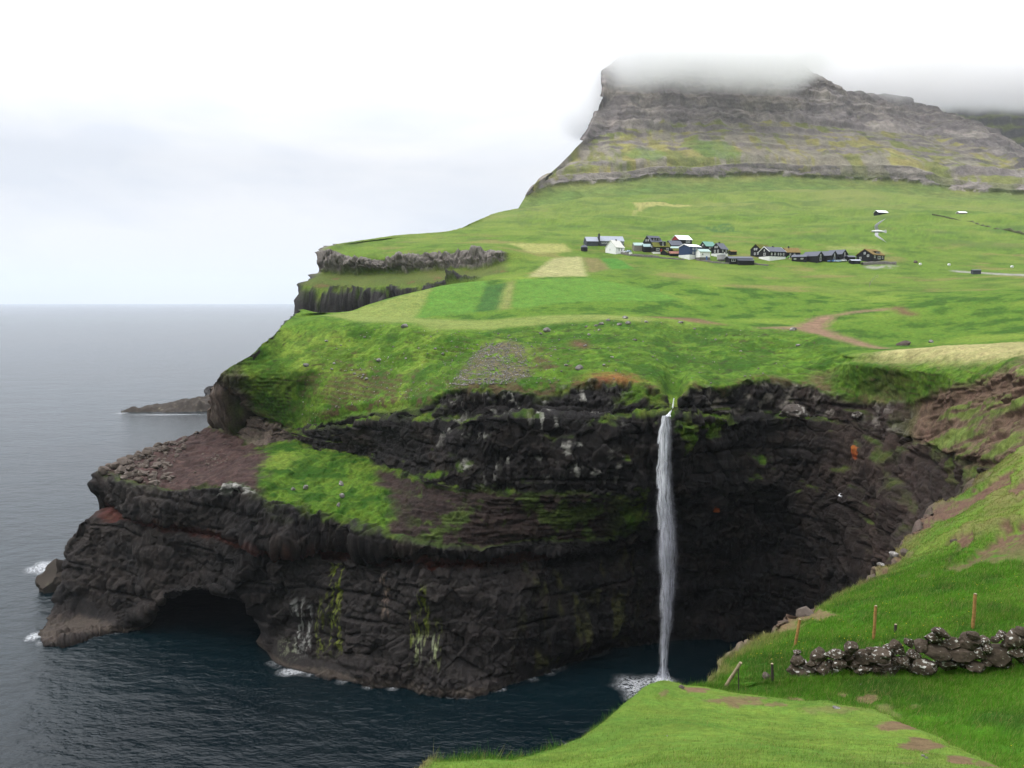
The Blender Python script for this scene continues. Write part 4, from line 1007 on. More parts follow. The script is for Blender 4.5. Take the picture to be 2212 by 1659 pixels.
    mesh_np('spray', V, np.stack([i[:-1], j[:-1], j[1:], i[1:]], -1).reshape(-1, 4), bpy.data.materials['fall_mist'], {'across': np.cos(Aa), 'down': T, 'dens': 0.55 * T * (1 - T) * 4}, root)
waterfall()

def waterline():
    for (a, b, lab) in ((84, 326, 'broken white wash along the foot of the headland tip'), (584, 1310, 'broken white wash along the foot of the cliff below the grass ledge')):
        pts = sorted([p for p in R1 if a - 60 < p[0] < b + 60]); k = np.array(pts)
        px = np.linspace(a, b, int((b - a) * 1.2)); py = pchip(k[:, 0], k[:, 1], px); yy = pchip(k[:, 0], k[:, 2], px)
        P = to_xyz(px, py, yy); nx = np.gradient(P[:, 0]); ny = np.gradient(P[:, 1]); l = np.hypot(nx, ny)
        off = np.stack([ny / l, -nx / l, 0 * l], 1)
        n = fbm(P, 6.0, 3, 0.6, off=31); wd = 1.3 + 1.2 * np.clip(n + 0.3, 0, 2)
        rows = [P - off * 1.6, P + off * (wd * 0.25)[:, None], P + off * (wd * 0.6)[:, None], P + off * wd[:, None]]
        V = np.stack(rows); V[..., 2] = 0.05
        de = np.stack([np.full(len(px), v) for v in (0.9, 0.75, 0.4, 0.0)]) * smooth(-0.1, 0.6, n)[None] * 0.6
        o = mesh_np('surf_foam', flat(V), grid_faces(4, len(px)), M_FOAM, {'dens': de.ravel()})
        tag(o, lab, 'foam')
waterline()

for nm, cx, cy, rx, ry, sd, lab, rot in (
    ('surf_foam', 92, 1226, 5.5, 9.5, 11.0, 'white swirl of surf foam on the sea beside the isolated pale rock', 0.5),
    ('surf_foam', 72, 1376, 2.6, 3.6, 12.0, 'small patch of surf foam at the low tip of the headland', 0.2),
    ('surf_foam', 628, 1452, 3.8, 2.6, 13.0, 'lacy wash of foam against the cliff foot beside the sea cave', 0.0),
    ('surf_foam', 360, 896, 34, 5, 14.0, 'thin white surf line along the far low reef', 0.05),
    ('surf_foam', 262, 893, 6, 6, 15.0, 'white surf breaking off the pointed end of the far reef', 0.0)):
    p = sea_at(cx, cy)
    o = foam(nm, 0, 0, rx, ry, sd, None, 0.72 if sd < 14 else 0.42)
    o.location = (p[0], p[1], 0); o.rotation_euler.z = rot
    tag(o, lab, 'foam')

# ------------------------------------------------------------------ loose rock
def rock_mat(name, base, light, lichen=0.35, scale=1.5):
    m, nt, b = new_mat(name)
    N = nt.nodes.new; L = nt.links.new
    tc = N('ShaderNodeTexCoord')
    n = N('ShaderNodeTexNoise'); n.inputs['Scale'].default_value = scale; n.inputs['Detail'].default_value = 8; n.inputs['Roughness'].default_value = 0.65
    L(tc.outputs['Object'], n.inputs['Vector'])
    oi = N('ShaderNodeObjectInfo')
    ad = N('ShaderNodeMath'); ad.operation = 'MULTIPLY_ADD'; L(oi.outputs['Random'], ad.inputs[0]); ad.inputs[1].default_value = 0.09; L(n.outputs['Fac'], ad.inputs[2])
    cr = N('ShaderNodeValToRGB'); e = cr.color_ramp.elements
    e[0].position = 0.38; e[0].color = (*[c * 0.6 for c in base], 1)
    e[1].position = 0.62; e[1].color = (*base, 1)
    e2 = e.new(0.80 - 0.25 * lichen); e2.color = (*light, 1)
    L(ad.outputs[0], cr.inputs[0]); L(cr.outputs[0], b.inputs['Base Color'])
    b.inputs['Roughness'].default_value = 0.92; b.inputs['Specular IOR Level'].default_value = 0.10
    bp = N('ShaderNodeBump'); bp.inputs['Distance'].default_value = 0.08; bp.inputs['Strength'].default_value = 0.8; L(n.outputs['Fac'], bp.inputs['Height']); L(bp.outputs[0], b.inputs['Normal'])
    return m
M_BOUL = rock_mat('grey_boulder', (0.19, 0.175, 0.165), (0.42, 0.40, 0.38), 0.55, 1.2)
M_BROWN = rock_mat('brown_boulder', (0.115, 0.092, 0.078), (0.21, 0.185, 0.165), 0.35, 0.8)
M_DARK = rock_mat('dark_rock', (0.035, 0.032, 0.031), (0.07, 0.062, 0.055), 0.2, 0.5)
M_WALL = rock_mat('wall_stone', (0.080, 0.062, 0.047), (0.44, 0.43, 0.40), 0.56, 2.6)
M_REEF = rock_mat('reef_rock', (0.058, 0.048, 0.040), (0.17, 0.16, 0.11), 0.35, 0.25)

def stone_mesh(name, seed, mat, sub=3, rough=0.30, facet=0.5, cuts=8):
    bm = bmesh.new(); bmesh.ops.create_icosphere(bm, subdivisions=sub, radius=1.0)
    P = np.array([v.co[:] for v in bm.verts])
    f1, f2, c1, c2 = voronoi(P, 0.95, off=seed * 3.7)
    k = 1 + rough * fbm(P, 0.9, 3, off=seed * 5.1) + facet * (0.28 - f1) * 0.5 + 0.06 * fbm(P, 0.25, 2, off=seed)
    P = P * k[:, None]
    # flattened facets
    rs = np.random.RandomState(int(seed * 10))
    for _ in range(cuts):
        nrm = rs.normal(size=3); nrm /= np.linalg.norm(nrm); lim = rs.uniform(0.55, 0.84)
        dd = P @ nrm; over = dd > lim
        P[over] -= (dd[over] - lim)[:, None] * nrm * 0.96
    for v, p in zip(bm.verts, P): v.co = p
    me = bpy.data.meshes.new(name); bm.to_mesh(me); bm.free()
    for p in me.polygons: p.use_smooth = True
    try: me.set_sharp_from_angle(angle=math.radians(38))
    except Exception: pass
    me.materials.append(mat)
    return me

_UG = np.nonzero((HUF > 6.9) & (HSF > 0))[0]
_GP = HP[_UG]; _GX, _GY = to_pix(_GP); _GU = HUF[_UG]
def ground(px, py, umin=11.3, umax=99):
    ok = (_GU > umin) & (_GU < umax)
    d = np.hypot(_GX - px, _GY - py) + np.where(ok, 0, 1e6)
    c = np.nonzero(d < max(3.0, d.min() + 0.5))[0]
    return _GP[int(c[np.argmin(_GP[c, 1] + 6 * d[c])])].copy()
_SP = SL[1]; _SX, _SY = to_pix(_SP)
def near_ground(px, py):
    d = np.hypot(_SX - px, _SY - py) + _SP[:, 1] * 0.02 + np.where(SL[4] > 0, 0, 50)
    return _SP[int(np.argmin(d))].copy()

rng = random.Random(7)
BOUL = [stone_mesh('boulder', i + 1.3, M_BOUL) for i in range(5)]
RIMB = stone_mesh('boulder', 77.7, rock_mat('rim_boulder', (0.085, 0.072, 0.063), (0.24, 0.225, 0.205), 0.70, 1.4), 4, 0.4, 0.9, 12)
BROWN = [stone_mesh('boulder', i + 21.3, M_BROWN, 2, 0.35, 0.7) for i in range(6)]
def put_stone(name, me, P, rx, ry, rz, label, cat, group=None, sink=0.25, rot=None):
    o = bpy.data.objects.new(name, me); COL.objects.link(o)
    o.location = (P[0], P[1], P[2] + rz * (1 - 2 * sink) * 0.5)
    o.scale = (rx, ry, rz); o.rotation_euler = (rng.uniform(-.25, .25), rng.uniform(-.25, .25), rng.uniform(0, 6.28) if rot is None else rot)
    tag(o, label, cat, group)
    return o

def plateau_stones():
    G = 'boulders lying on the plateau grass'
    L = [(873,706,9,'pale flat-topped boulder at the edge of the yellow mown meadow'),
         (660,789,8,'pale boulder alone on the steep seaward end of the grass slope'),
         (819,779,7,'grey boulder with a scatter of white stones below it, mid slope'),
         (940,754,5,'white boulder beside a dark turf scar west of the scree'),
         (1182,716,10,'rounded grey boulder on the meadow edge just above the scree'),
         (1168,723,5,'small grey stone touching the rounded boulder above the scree'),
         (1252,796,12,'largest grey boulder on the grass close above the orange soil scar'),
         (1223,791,5,'small pale stone beside the largest boulder above the cliff rim'),
         (1305,788,5,'white stone on grass just uphill of the orange soil scar'),
         (1263,747,5,'pale stone lying in the bare brown turf hollow'),
         (1356,699,9,'widest grey boulder of the scatter below the bright green field'),
         (1338,703,8,'grey boulder next to the widest one below the bright green field'),
         (1350,687,7,'highest grey boulder of the scatter below the bright green field'),
         (1299,701,7,'domed grey boulder at the meadow end of the boulder scatter'),
         (1471,697,7,'pale boulder beside the brown path scar above the waterfall'),
         (1373,735,6,'grey stone standing alone on the rough grass above the waterfall'),
         (1713,713,9,'dark boulder at the fork of the brown dirt path'),
         (1725,746,6,'dark half-buried stone on the grass below the path fork'),
         (1950,746,16,'large dark boulder behind the crest of the tan hay field'),
         (2012,740,8,'small dark boulder behind the tan hay field, farther along'),
         (1322,771,5,'white stone in the rough grass between the turf hollow and the rim')]
    for px, py, r, lab in L:
        P = ground(px, py); k = P[1] / FOC
        me = BOUL[rng.randrange(5)] if r < 14 else BROWN[1]
        put_stone('boulder', me, P, r * k, r * k * 0.8, r * k * 0.62, lab, 'boulder', G)
    S = [(1266,707,5),(1287,705,6),(1293,714,4),(1314,693,6),(1396,696,5),(1272,724,5),(1213,804,4),(785,811,4),(877,775,4),(721,787,4),(717,799,4),(766,809,5),(783,815,4),(793,820,5),(957,763,4),(787,730,4),(705,739,4),(1100,726,4),(1076,722,4),(1410,770,3),(1330,800,3),(1016,792,4),(850,748,3),(905,753,3),(845,800,3),(760,800,3),(1190,770,3),(1150,750,3),(1500,712,4),(1545,735,4),(1600,760,4)]
    for px, py, r in S:
        P = ground(px, py); k = P[1] / FOC
        put_stone('stone', BOUL[rng.randrange(5)], P, r * k, r * k * 0.85, r * k * 0.65, 'small pale stone lying loose on the plateau grass above the cliff', 'stone', 'small stones on the plateau grass')
    for px, py, r, um, lab in ((1707,878,32,10.2,'huge pale-topped boulder jutting from the cliff rim right of the waterfall'),
                           (1848,890,16,10.2,'white-topped block in the broken rim above the orange iron stain')):
        P = ground(px, py + r * 0.4, um, 13); k = P[1] / FOC; P[1] -= 1.0
        put_stone('boulder', RIMB, P, r * k, r * k * 0.9, r * k * 0.66, lab, 'boulder', None, 0.45)
    for px, py, r, lab in ((738,1048,9,'tall white stone, highest on the green grass ledge'),(738,1073,8,'white stone below the tallest one on the green grass ledge'),(731,1092,6,'lowest pale stone of the row on the green grass ledge'),(660,1055,8,'flat pale stone in the grass ledge near its rocky end'),(633,1058,6,'smallest pale stone in the grass ledge near its rocky end')):
        P = ground(px, py, 7.0, 8.95); k = P[1] / FOC
        put_stone('stone', BOUL[rng.randrange(5)], P, r * k * 0.8, r * k * 0.7, r * k, lab, 'stone', 'stones on the grass ledge', 0.2)
    # rubble on the red promontory
    poly = [(213,1024),(240,1000),(280,982),(330,962),(382,952),(430,930),(436,938),(385,980),(372,1012),(380,1050),(330,1048),(260,1036)]
    n = 0
    while n < 190:
        px = rng.uniform(212, 440); py = rng.uniform(928, 1052)
        if not inpoly(np.array([px]), np.array([py]), poly)[0]: continue
        P = ground(px, py, 7.0, 8.98); k = P[1] / FOC
        big = rng.random() ** 2.2
        edge = max(0.25, 1 - max(0, px - 300) / 160)
        r = (3.6 + 13.0 * big) * (0.42 + 0.58 * edge)
        put_stone('rubble_boulder', BROWN[rng.randrange(6)], P, r * k, r * k * rng.uniform(.65, 1), r * k * rng.uniform(.55, .85), 'brown angular boulder in the rubble heap on the red promontory', 'boulder', 'rubble heap on the red promontory', 0.25)
        n += 1
    for i in range(34):
        px = 455 + rng.gauss(0, 24); py = 995 + rng.gauss(0, 11) - (px - 455) * 0.5
        P = ground(px, py, 7.0, 8.98); k = P[1] / FOC; r = rng.uniform(2.0, 4.4)
        put_stone('rubble_boulder', BROWN[rng.randrange(6)], P, r * k, r * k * .8, r * k * .65, 'brown stone strewn over the bare red ground below the upper cliff', 'boulder', 'stones strewn on the red ground', 0.25)
plateau_stones()

def scree():
    V, F = [], []
    base = np.array([(1,0,0),(-1,0,0),(0,1,0),(0,-1,0),(0,0,.9),(0,0,-.5)], float)
    fc = [(0,2,4),(2,1,4),(1,3,4),(3,0,4),(2,0,5),(1,2,5),(3,1,5),(0,3,5)]
    rs = np.random.RandomState(5)
    poly = [(1050,735),(1131,748),(1145,805),(1110,832),(965,832),(1002,789)]
    cnt = 0
    ok = np.nonzero((HUF > 12.0) & (HUF < 15.2) & (HSF > 300) & (HSF < 1700))[0]
    gx, gy = HPX[ok], HPY[ok]
    inside = inpoly(gx, gy, poly)
    pick = np.concatenate([rs.choice(ok[inside], 1500), rs.choice(ok[(gx > 950) & (gx < 1200) & (gy > 735)], 260), rs.choice(ok[(gx > 650) & (gx < 900) & (gy > 770)], 120), rs.choice(ok, 330)])
    for i in pick:
        r = rs.uniform(0.10, 0.34) * (1.5 if rs.rand() < 0.06 else 1)
        q = base * r * rs.uniform(0.6, 1.3, size=(6, 3)); a = rs.uniform(0, 6.28); ca, sa = math.cos(a), math.sin(a)
        q = np.stack([q[:, 0] * ca - q[:, 1] * sa, q[:, 0] * sa + q[:, 1] * ca, q[:, 2]], 1) + HP[i] + np.array((rs.uniform(-.3, .3), rs.uniform(-.3, .3), 0.05))
        V.append(q); F += [(a_ + cnt, b_ + cnt, c_ + cnt) for a_, b_, c_ in fc]; cnt += 6
    o = mesh_np('scree_stones', np.concatenate(V), np.array(F), M_BOUL, shade=False)
    tag(o, 'fan of small white scree stones on the bare grass slope', 'scree', kind='stuff')
scree()

def reef():
    xs = np.linspace(-305, -120, 190); ys = np.linspace(585, 770, 170)
    X, Y = np.meshgrid(xs, ys)
    P = np.stack([X.ravel(), Y.ravel(), 0 * X.ravel()], 1)
    # long wedge: pointed at its seaward end
    c = 612 + (P[:, 0] + 300) * 0.30
    w = np.clip((P[:, 0] + 303) * 0.58, 0, 46)
    e = 1 - np.abs(P[:, 1] - c - w * 0.45) / np.maximum(w, 0.1)
    e = e + 0.28 * fbm(P, 16, 4, 0.55, off=3)
    h = smooth(-0.05, 0.45, e) * (3.0 + 5.0 * smooth(-300, -240, P[:, 0])) + smooth(-0.02, 0.1, e) * 0.9 - 1.2
    h = h + (fbm(P, 9, 5, 0.65, off=6) * 2.6) * smooth(-0.1, 0.3, e)
    P[:, 2] = np.where(e > -0.3, h, -1.5)
    o = mesh_np('reef', P, grid_faces(170, 190), M_REEF)
    tag(o, 'long low brown reef lying flat in the sea beyond the headland', 'reef')
    for nm, cx, cy, y0, sx, sy, sz, lab, seed in (
        ('sea_rock', 474, 852, 735, 15, 20, 14, 'dark block of rock rising from the sea behind the headland', 41.0),
        ('sea_rock', 116, 1293, 230, 5.2, 6.0, 5.6, 'pale brown rock standing in the water against the headland tip', 42.0)):
        p = sea_at(cx, cy); u = (cx - PW / 2) / FOC
        me = stone_mesh(nm, seed, M_DARK if seed < 41.5 else M_REEF, 4, 0.45, 0.8)
        o = bpy.data.objects.new(nm, me); COL.objects.link(o)
        P2 = at(cx, cy, y0); o.location = (P2[0], y0, 2.0 if seed > 41.5 else -1); o.scale = (sx, sy, sz)
        tag(o, lab, 'rock')
reef()

# ------------------------------------------------------------------ village
class MB:
    def __init__(self): self.v = []; self.f = []
    def quad(self, *p):
        n = len(self.v); self.v += [tuple(q) for q in p]; self.f.append(tuple(range(n, n + len(p)))); return self
    def box(self, x0, y0, z0, x1, y1, z1):
        n = len(self.v)
        self.v += [(x0,y0,z0),(x1,y0,z0),(x1,y1,z0),(x0,y1,z0),(x0,y0,z1),(x1,y0,z1),(x1,y1,z1),(x0,y1,z1)]
        self.f += [tuple(n + i for i in t) for t in ((0,3,2,1),(4,5,6,7),(0,1,5,4),(1,2,6,5),(2,3,7,6),(3,0,4,7))]; return self
    def prism(self, prof, x0, x1):
        """profile in (y, z), pushed along x"""
        n = len(self.v); k = len(prof)
        self.v += [(x0, y, z) for y, z in prof] + [(x1, y, z) for y, z in prof]
        self.f.append(tuple(n + i for i in range(k))[::-1]); self.f.append(tuple(n + k + i for i in range(k)))
        for i in range(k): j = (i + 1) % k; self.f.append((n + i, n + j, n + k + j, n + k + i))
        return self
    def tube(self, cx, cy, z0, z1, r0, r1, k=24):
        n = len(self.v)
        for r, z in ((r0, z0), (r1, z1)):
            self.v += [(cx + r * math.cos(2 * math.pi * i / k), cy + r * math.sin(2 * math.pi * i / k), z) for i in range(k)]
        for i in range(k): j = (i + 1) % k; self.f.append((n + i, n + j, n + k + j, n + k + i))
        self.f.append(tuple(n + k + i for i in range(k))); self.f.append(tuple(n + i for i in range(k))[::-1]); return self
    def build(self, name, mat, parent=None, bevel=0.0, smooth_=False):
        me = bpy.data.meshes.new(name); me.from_pydata(self.v, [], self.f); me.validate()
        bm = bmesh.new(); bm.from_mesh(me); bmesh.ops.recalc_face_normals(bm, faces=bm.faces)
        if bevel: bmesh.ops.bevel(bm, geom=list(bm.edges), offset=bevel, segments=2, affect='EDGES', profile=0.7)
        bm.to_mesh(me); bm.free()
        if smooth_:
            for p in me.polygons: p.use_smooth = True
        me.materials.append(mat)
        o = bpy.data.objects.new(name, me); COL.objects.link(o)
        if parent: o.parent = parent
        return o

def board_mat(name, col, period=0.14):
    m, nt, b = new_mat(name)
    N = nt.nodes.new; L = nt.links.new
    tc = N('ShaderNodeTexCoord'); wv = N('ShaderNodeTexWave'); wv.inputs['Scale'].default_value = 1.2; wv.bands_direction = 'X'
    L(tc.outputs['Object'], wv.inputs['Vector'])
    n = N('ShaderNodeTexNoise'); n.inputs['Scale'].default_value = 1.5; n.inputs['Detail'].default_value = 5; L(tc.outputs['Object'], n.inputs['Vector'])
    r = N('ShaderNodeMapRange'); r.inputs['To Min'].default_value = 0.75; r.inputs['To Max'].default_value = 1.25; L(n.outputs['Fac'], r.inputs['Value'])
    s = N('ShaderNodeVectorMath'); s.operation = 'SCALE'; s.inputs[0].default_value = col; L(r.outputs[0], s.inputs['Scale']); L(s.outputs[0], b.inputs['Base Color'])
    bp = N('ShaderNodeBump'); bp.inputs['Distance'].default_value = 0.03; L(wv.outputs['Fac'], bp.inputs['Height']); L(bp.outputs[0], b.inputs['Normal'])
    b.inputs['Roughness'].default_value = 0.75; b.inputs['Specular IOR Level'].default_value = 0.25
    return m
W = dict(
    black=board_mat('tarred_boards', (0.010, 0.010, 0.013)), white=board_mat('white_boards', (0.78, 0.78, 0.79)),
    blue=board_mat('blue_boards', (0.028, 0.048, 0.115)), red=board_mat('red_boards', (0.26, 0.03, 0.03)),
    slate=board_mat('grey_boards', (0.055, 0.060, 0.075)), beige=board_mat('weathered_boards', (0.21, 0.185, 0.165)),
    r_slate=plain('slate_roof', (0.075, 0.080, 0.105), 0.6), r_light=plain('zinc_roof', (0.28, 0.30, 0.36), 0.5),
    r_white=plain('white_roof', (0.74, 0.75, 0.78), 0.5), r_cream=plain('fibre_roof', (0.55, 0.54, 0.50), 0.8),
    r_green=plain('green_roof', (0.10, 0.24, 0.19), 0.5), r_pale=plain('pale_green_roof', (0.30, 0.40, 0.37), 0.6),
    r_teal=plain('teal_roof', (0.22, 0.31, 0.31), 0.6), r_turf=plain('turf_roof', (0.105, 0.110, 0.026), 0.95, 0.05, 0.4, 1.6),
    r_dry=plain('dry_turf_roof', (0.190, 0.135, 0.055), 0.95, 0.05, 0.35, 1.6), r_rust=plain('rusted_roof', (0.25, 0.115, 0.085), 0.8, 0.2, 0.5, 1.1),
    conc=plain('whitewashed_base', (0.70, 0.70, 0.70), 0.85), dike=plain('turf_dike', (0.075, 0.085, 0.042), 0.95, 0.05, 0.4, 1.0), stone=plain('stone_base', (0.13, 0.12, 0.11), 0.9, 0.2, 0.5, 2.5),
    frame=plain('white_paint', (0.78, 0.78, 0.78), 0.5), glass=plain('window_glass', (0.03, 0.035, 0.045), 0.08, 0.6, 0.05),
    chim=plain('chimney_brick', (0.03, 0.03, 0.034), 0.9), door_w=plain('white_door', (0.72, 0.72, 0.72), 0.5), door_b=plain('blue_door', (0.07, 0.14, 0.33), 0.5), door_r=plain('red_door', (0.33, 0.03, 0.03), 0.5))

def window(face, u, z, w, h, parent, L, D):
    """a framed window on a wall: face 'front' (-y), 'gable' (-x) or 'right' (+x)"""
    def rect(mb, u0, u1, z0, z1, t0, t1):
        if face == 'front': mb.box(u0, -D / 2 - t1, z0, u1, -D / 2 - t0, z1)
        elif face == 'gable': mb.box(-L / 2 - t1, u0, z0, -L / 2 - t0, u1, z1)
        else: mb.box(L / 2 + t0, u0, z0, L / 2 + t1, u1, z1)
    f = MB(); b = 0.13
    rect(f, u - w/2, u + w/2, z, z + b, -0.02, 0.07); rect(f, u - w/2, u + w/2, z + h - b, z + h, -0.02, 0.07)
    rect(f, u - w/2, u - w/2 + b, z + b, z + h - b, -0.02, 0.07); rect(f, u + w/2 - b, u + w/2, z + b, z + h - b, -0.02, 0.07)
    rect(f, u - 0.05, u + 0.05, z + b, z + h - b, -0.02, 0.06)
    fo = f.build('window', W['frame'], parent)
    p = MB(); rect(p, u - w/2 + b, u - 0.05, z + b, z + h - b, -0.02, 0.02); rect(p, u + 0.05, u + w/2 - b, z + b, z + h - b, -0.02, 0.02)
    p.build('pane', W['glass'], fo)

def house(name, P, rot, L, D, hw, hr, wall, roof, label, cat='house', base=0.0, base_mat='conc', wins=(), door=None, chimneys=(), dormer=None, barge=None, over=0.35, gable=None, group=None, thick=0.16, hip=False):
    """L along the ridge, D across it, hw wall height, hr ridge above the eaves"""
    r = bpy.data.objects.new(name, None); COL.objects.link(r)
    r.location = (P[0], P[1], P[2] - 0.25); r.rotation_euler.z = math.radians(rot)
    tag(r, label, cat, group)
    z0 = 0.0
    if base > 0:
        MB().box(-L/2 - 0.06, -D/2 - 0.06, -2.0, L/2 + 0.06, D/2 + 0.06, base).build('foundation', W[base_mat], r); z0 = base
    else:
        z0 = -1.5
    zt = max(base, 0) + hw
    MB().prism([(-D/2, z0), (D/2, z0), (D/2, zt), (0, zt + hr), (-D/2, zt)], -L/2, L/2).build('wall', W[wall], r)
    if gable:
        MB().prism([(-D/2 + .1, zt), (D/2 - .1, zt), (0, zt + hr - .1)], -L/2 - 0.05, -L/2).build('gable_boarding', W[gable], r)
    k = hr / (D / 2); e = over
    rf = MB()
    rf.prism([(-D/2 - e, zt - e*k + .02), (0, zt + hr + .02), (0, zt + hr + thick + .04), (-D/2 - e, zt - e*k + thick + .02)], -L/2 - over, L/2 + over)
    rf.prism([(D/2 + e, zt - e*k + .02), (0, zt + hr + .02), (0, zt + hr + thick + .04), (D/2 + e, zt - e*k + thick + .02)], -L/2 - over, L/2 + over)
    ro = rf.build('roof', W[roof], r)
    if barge:
        b = MB()
        for sx in (-L/2 - over - 0.06, L/2 + over):
            b.prism([(-D/2 - e, zt - e*k - .12), (0, zt + hr - .10), (0, zt + hr + thick + .1), (-D/2 - e, zt - e*k + thick + .08)], sx, sx + 0.06)
            b.prism([(D/2 + e, zt - e*k - .12), (0, zt + hr - .10), (0, zt + hr + thick + .1), (D/2 + e, zt - e*k + thick + .08)], sx, sx + 0.06)
        b.build('bargeboard', W[barge], ro)
    for cx, hh, sz in chimneys:
        MB().box(cx - sz/2, -sz/2, zt + hr - 0.6, cx + sz/2, sz/2, zt + hr + hh).build('chimney', W['chim'], ro)
    for fc, u, z, w, h in wins: window(fc, u, max(base, 0) + z, w, h, r, L, D)
    if door:
        fc, u, mat = door; d = MB(); zb = 0.1 if base < 1.2 else 0.15
        if fc == 'front': d.box(u - .5, -D/2 - .10, zb, u + .5, -D/2 + .02, zb + 2.1)
        else: d.box(-L/2 - .10, u - .5, zb, -L/2 + .02, u + .5, zb + 2.1)
        do = d.build('door', W[mat], r)
    if dormer:
        u, w, h, rm, nw = dormer
        y1 = -D/2 * 0.82
        dm = MB().box(u - w/2, y1, zt + 0.25, u + w/2, 0.0, zt + 0.25 + h).build('dormer', W[wall], r)
        MB().prism([(y1 - .3, zt + 0.25 + h), (0.3, zt + 0.25 + h + .45), (0.3, zt + .25 + h + .60), (y1 - .3, zt + .25 + h + .15)], u - w/2 - .25, u + w/2 + .25).build('dormer_roof', W[rm], dm)
        for i in range(nw):
            uu = u - w/2 + (i + 0.5) * w / nw
            f = MB().box(uu - .42, y1 - .06, zt + .25 + h*0.2, uu + .42, y1 + .02, zt + .25 + h*0.85).build('window', W['frame'], dm)
            MB().box(uu - .30, y1 - .08, zt + .25 + h*0.2 + .12, uu + .30, y1 - .05, zt + .25 + h*0.85 - .12).build('pane', W['glass'], f)
    return r

def village():
    g = lambda px, py: ground(px, py, 19)
    V = 'houses of the village'
    # the long slate-grey house
    r = house('house', g(1318, 528), 12, 15.5, 7, 2.3, 2.9, 'slate', 'r_light', 'long slate-grey house with zinc roof and black chimney slab at the village edge', chimneys=(), wins=(('front', -6, .5, 1.3, 1.6), ('front', -4.2, .5, 1.3, 1.6), ('front', -2.6, .5, 1.2, 1.6), ('front', 5, .6, 1.3, 1.4), ('front', 6.8, .6, 1.3, 1.4)), group=V)
    MB().box(-8.6, -3.9, 0, -7.9, -2.2, 6.6).build('chimney', W['chim'], r)
    wing = MB().prism([(-3.2, -1.5), (3.2, -1.5), (3.2, 2.0), (0, 4.6), (-3.2, 2.0)], -16.2, -8.7).build('side_wing', W['slate'], r)
    w2 = MB(); w2.prism([(-3.6, 1.72), (0, 4.63), (0, 4.8), (-3.6, 1.9)], -16.4, -8.5); w2.prism([(3.6, 1.72), (0, 4.63), (0, 4.8), (3.6, 1.9)], -16.4, -8.5); w2.build('wing_roof', W['r_light'], wing)
    # hut
    P = g(1263, 542); h = bpy.data.objects.new('hut', None); COL.objects.link(h); h.location = (P[0], P[1], P[2] - .3)
    tag(h, 'small dark round hut with a grey cone roof, first building of the village', 'hut')
    MB().tube(0, 0, -1, 2.3, 2.0, 2.0, 8).build('wall', W['black'], h); MB().tube(0, 0, 2.3, 3.7, 2.4, 0.9, 8).build('roof', W['r_slate'], h)
    house('white_house', g(1327, 546), 44, 8.0, 7.8, 3.2, 4.1, 'white', 'r_cream', 'white gabled house with pale roof standing in front of the slate-grey one', wins=(('front', -0.9, 1.0, 1.1, 1.7), ('front', 1.6, 1.0, 1.1, 1.7), ('gable', 0.4, 1.2, 0.7, 1.3)), group=V, chimneys=((1.0, .8, .6),))
    house('shed', g(1378, 540), 6, 5.8, 4.6, 3.0, 1.6, 'beige', 'r_pale', 'weathered beige shed with a pale green roof beside the black dormer house', 'shed', group='sheds of the village', over=.2)
    house('shed', g(1397, 543), 8, 4.6, 5, 2.9, 1.6, 'black', 'r_teal', 'low black shed with a teal roof between the beige shed and turf house', 'shed', group='sheds of the village', over=.25)
    house('house', g(1411, 533), 30, 9.0, 7.4, 2.9, 3.7, 'black', 'r_slate', 'tall black house with slate roof and a wide three-window dormer', dormer=(0.3, 6.2, 2.0, 'r_slate', 3), wins=(('gable', -1.0, 3.3, .9, 1.2), ('gable', 1.0, 3.3, .9, 1.2)), group=V, chimneys=())
    house('turf_house', g(1426, 546), 8, 10.0, 6.5, 3.0, 2.6, 'black', 'r_turf', 'black turf-roofed house with white windows and a red door, in front of the dormer house', dormer=(0.8, 3.4, 2.7, 'r_slate', 1), wins=(('front', -2.6, .7, 1.9, 1.4), ('front', 3.4, .7, 1.5, 1.5), ('gable', .5, 2.6, .8, 1.4)), door=('front', -0.4, 'door_r'), base=.5, group=V)
    house('house', g(1473, 533), 22, 9.4, 8.5, 4.4, 2.7, 'black', 'r_white', 'black house with a white roof and red gable, uphill of its neighbours', gable='red', wins=(('front', 1.0, 2.4, 1.2, 1.5), ('front', 2.7, 2.4, 1.2, 1.5)), group=V)
    house('house', g(1457, 537), 24, 8.6, 6.5, 2.4, 2.8, 'black', 'r_slate', 'black house with dark grey roof directly before the white-roofed house', group=V, wins=(('front', 1.5, .7, 1.0, 1.2),))
    house('shed', g(1456, 543), 4, 8.0, 4, 1.9, 1.0, 'slate', 'r_pale', 'low shed with a long pale green roof behind the turf sheds', 'shed', group='sheds of the village', over=.2)
    house('shed', g(1437, 549), 60, 4.2, 3.8, 1.3, 1.5, 'black', 'r_turf', 'tiny turf-roofed shed with a dark pointed gable', 'shed', group='sheds of the village', over=.3)
    house('shed', g(1461, 546), 12, 4.6, 4.0, 1.7, 1.2, 'black', 'r_turf', 'turf-roofed shed uphill of the rusty roof', 'shed', group='sheds of the village', over=.35)
    house('shed', g(1457, 552), 6, 6.0, 3.6, 1.4, 1.2, 'black', 'r_rust', 'low shed with a rusty red and white corrugated roof', 'shed', group='sheds of the village', over=.25)
    house('blue_house', g(1489, 557), 34, 9.4, 8.4, 4.6, 1.5, 'blue', 'r_white', 'two-storey blue house with white basement and white roof', base=1.7, wins=(('front', -1.6, 2.8, 1.2, 1.2), ('front', .8, 2.8, 1.2, 1.2), ('front', -1.6, .5, 1.2, 1.2), ('front', .8, .5, 1.0, 1.1)), group=V, barge='frame')
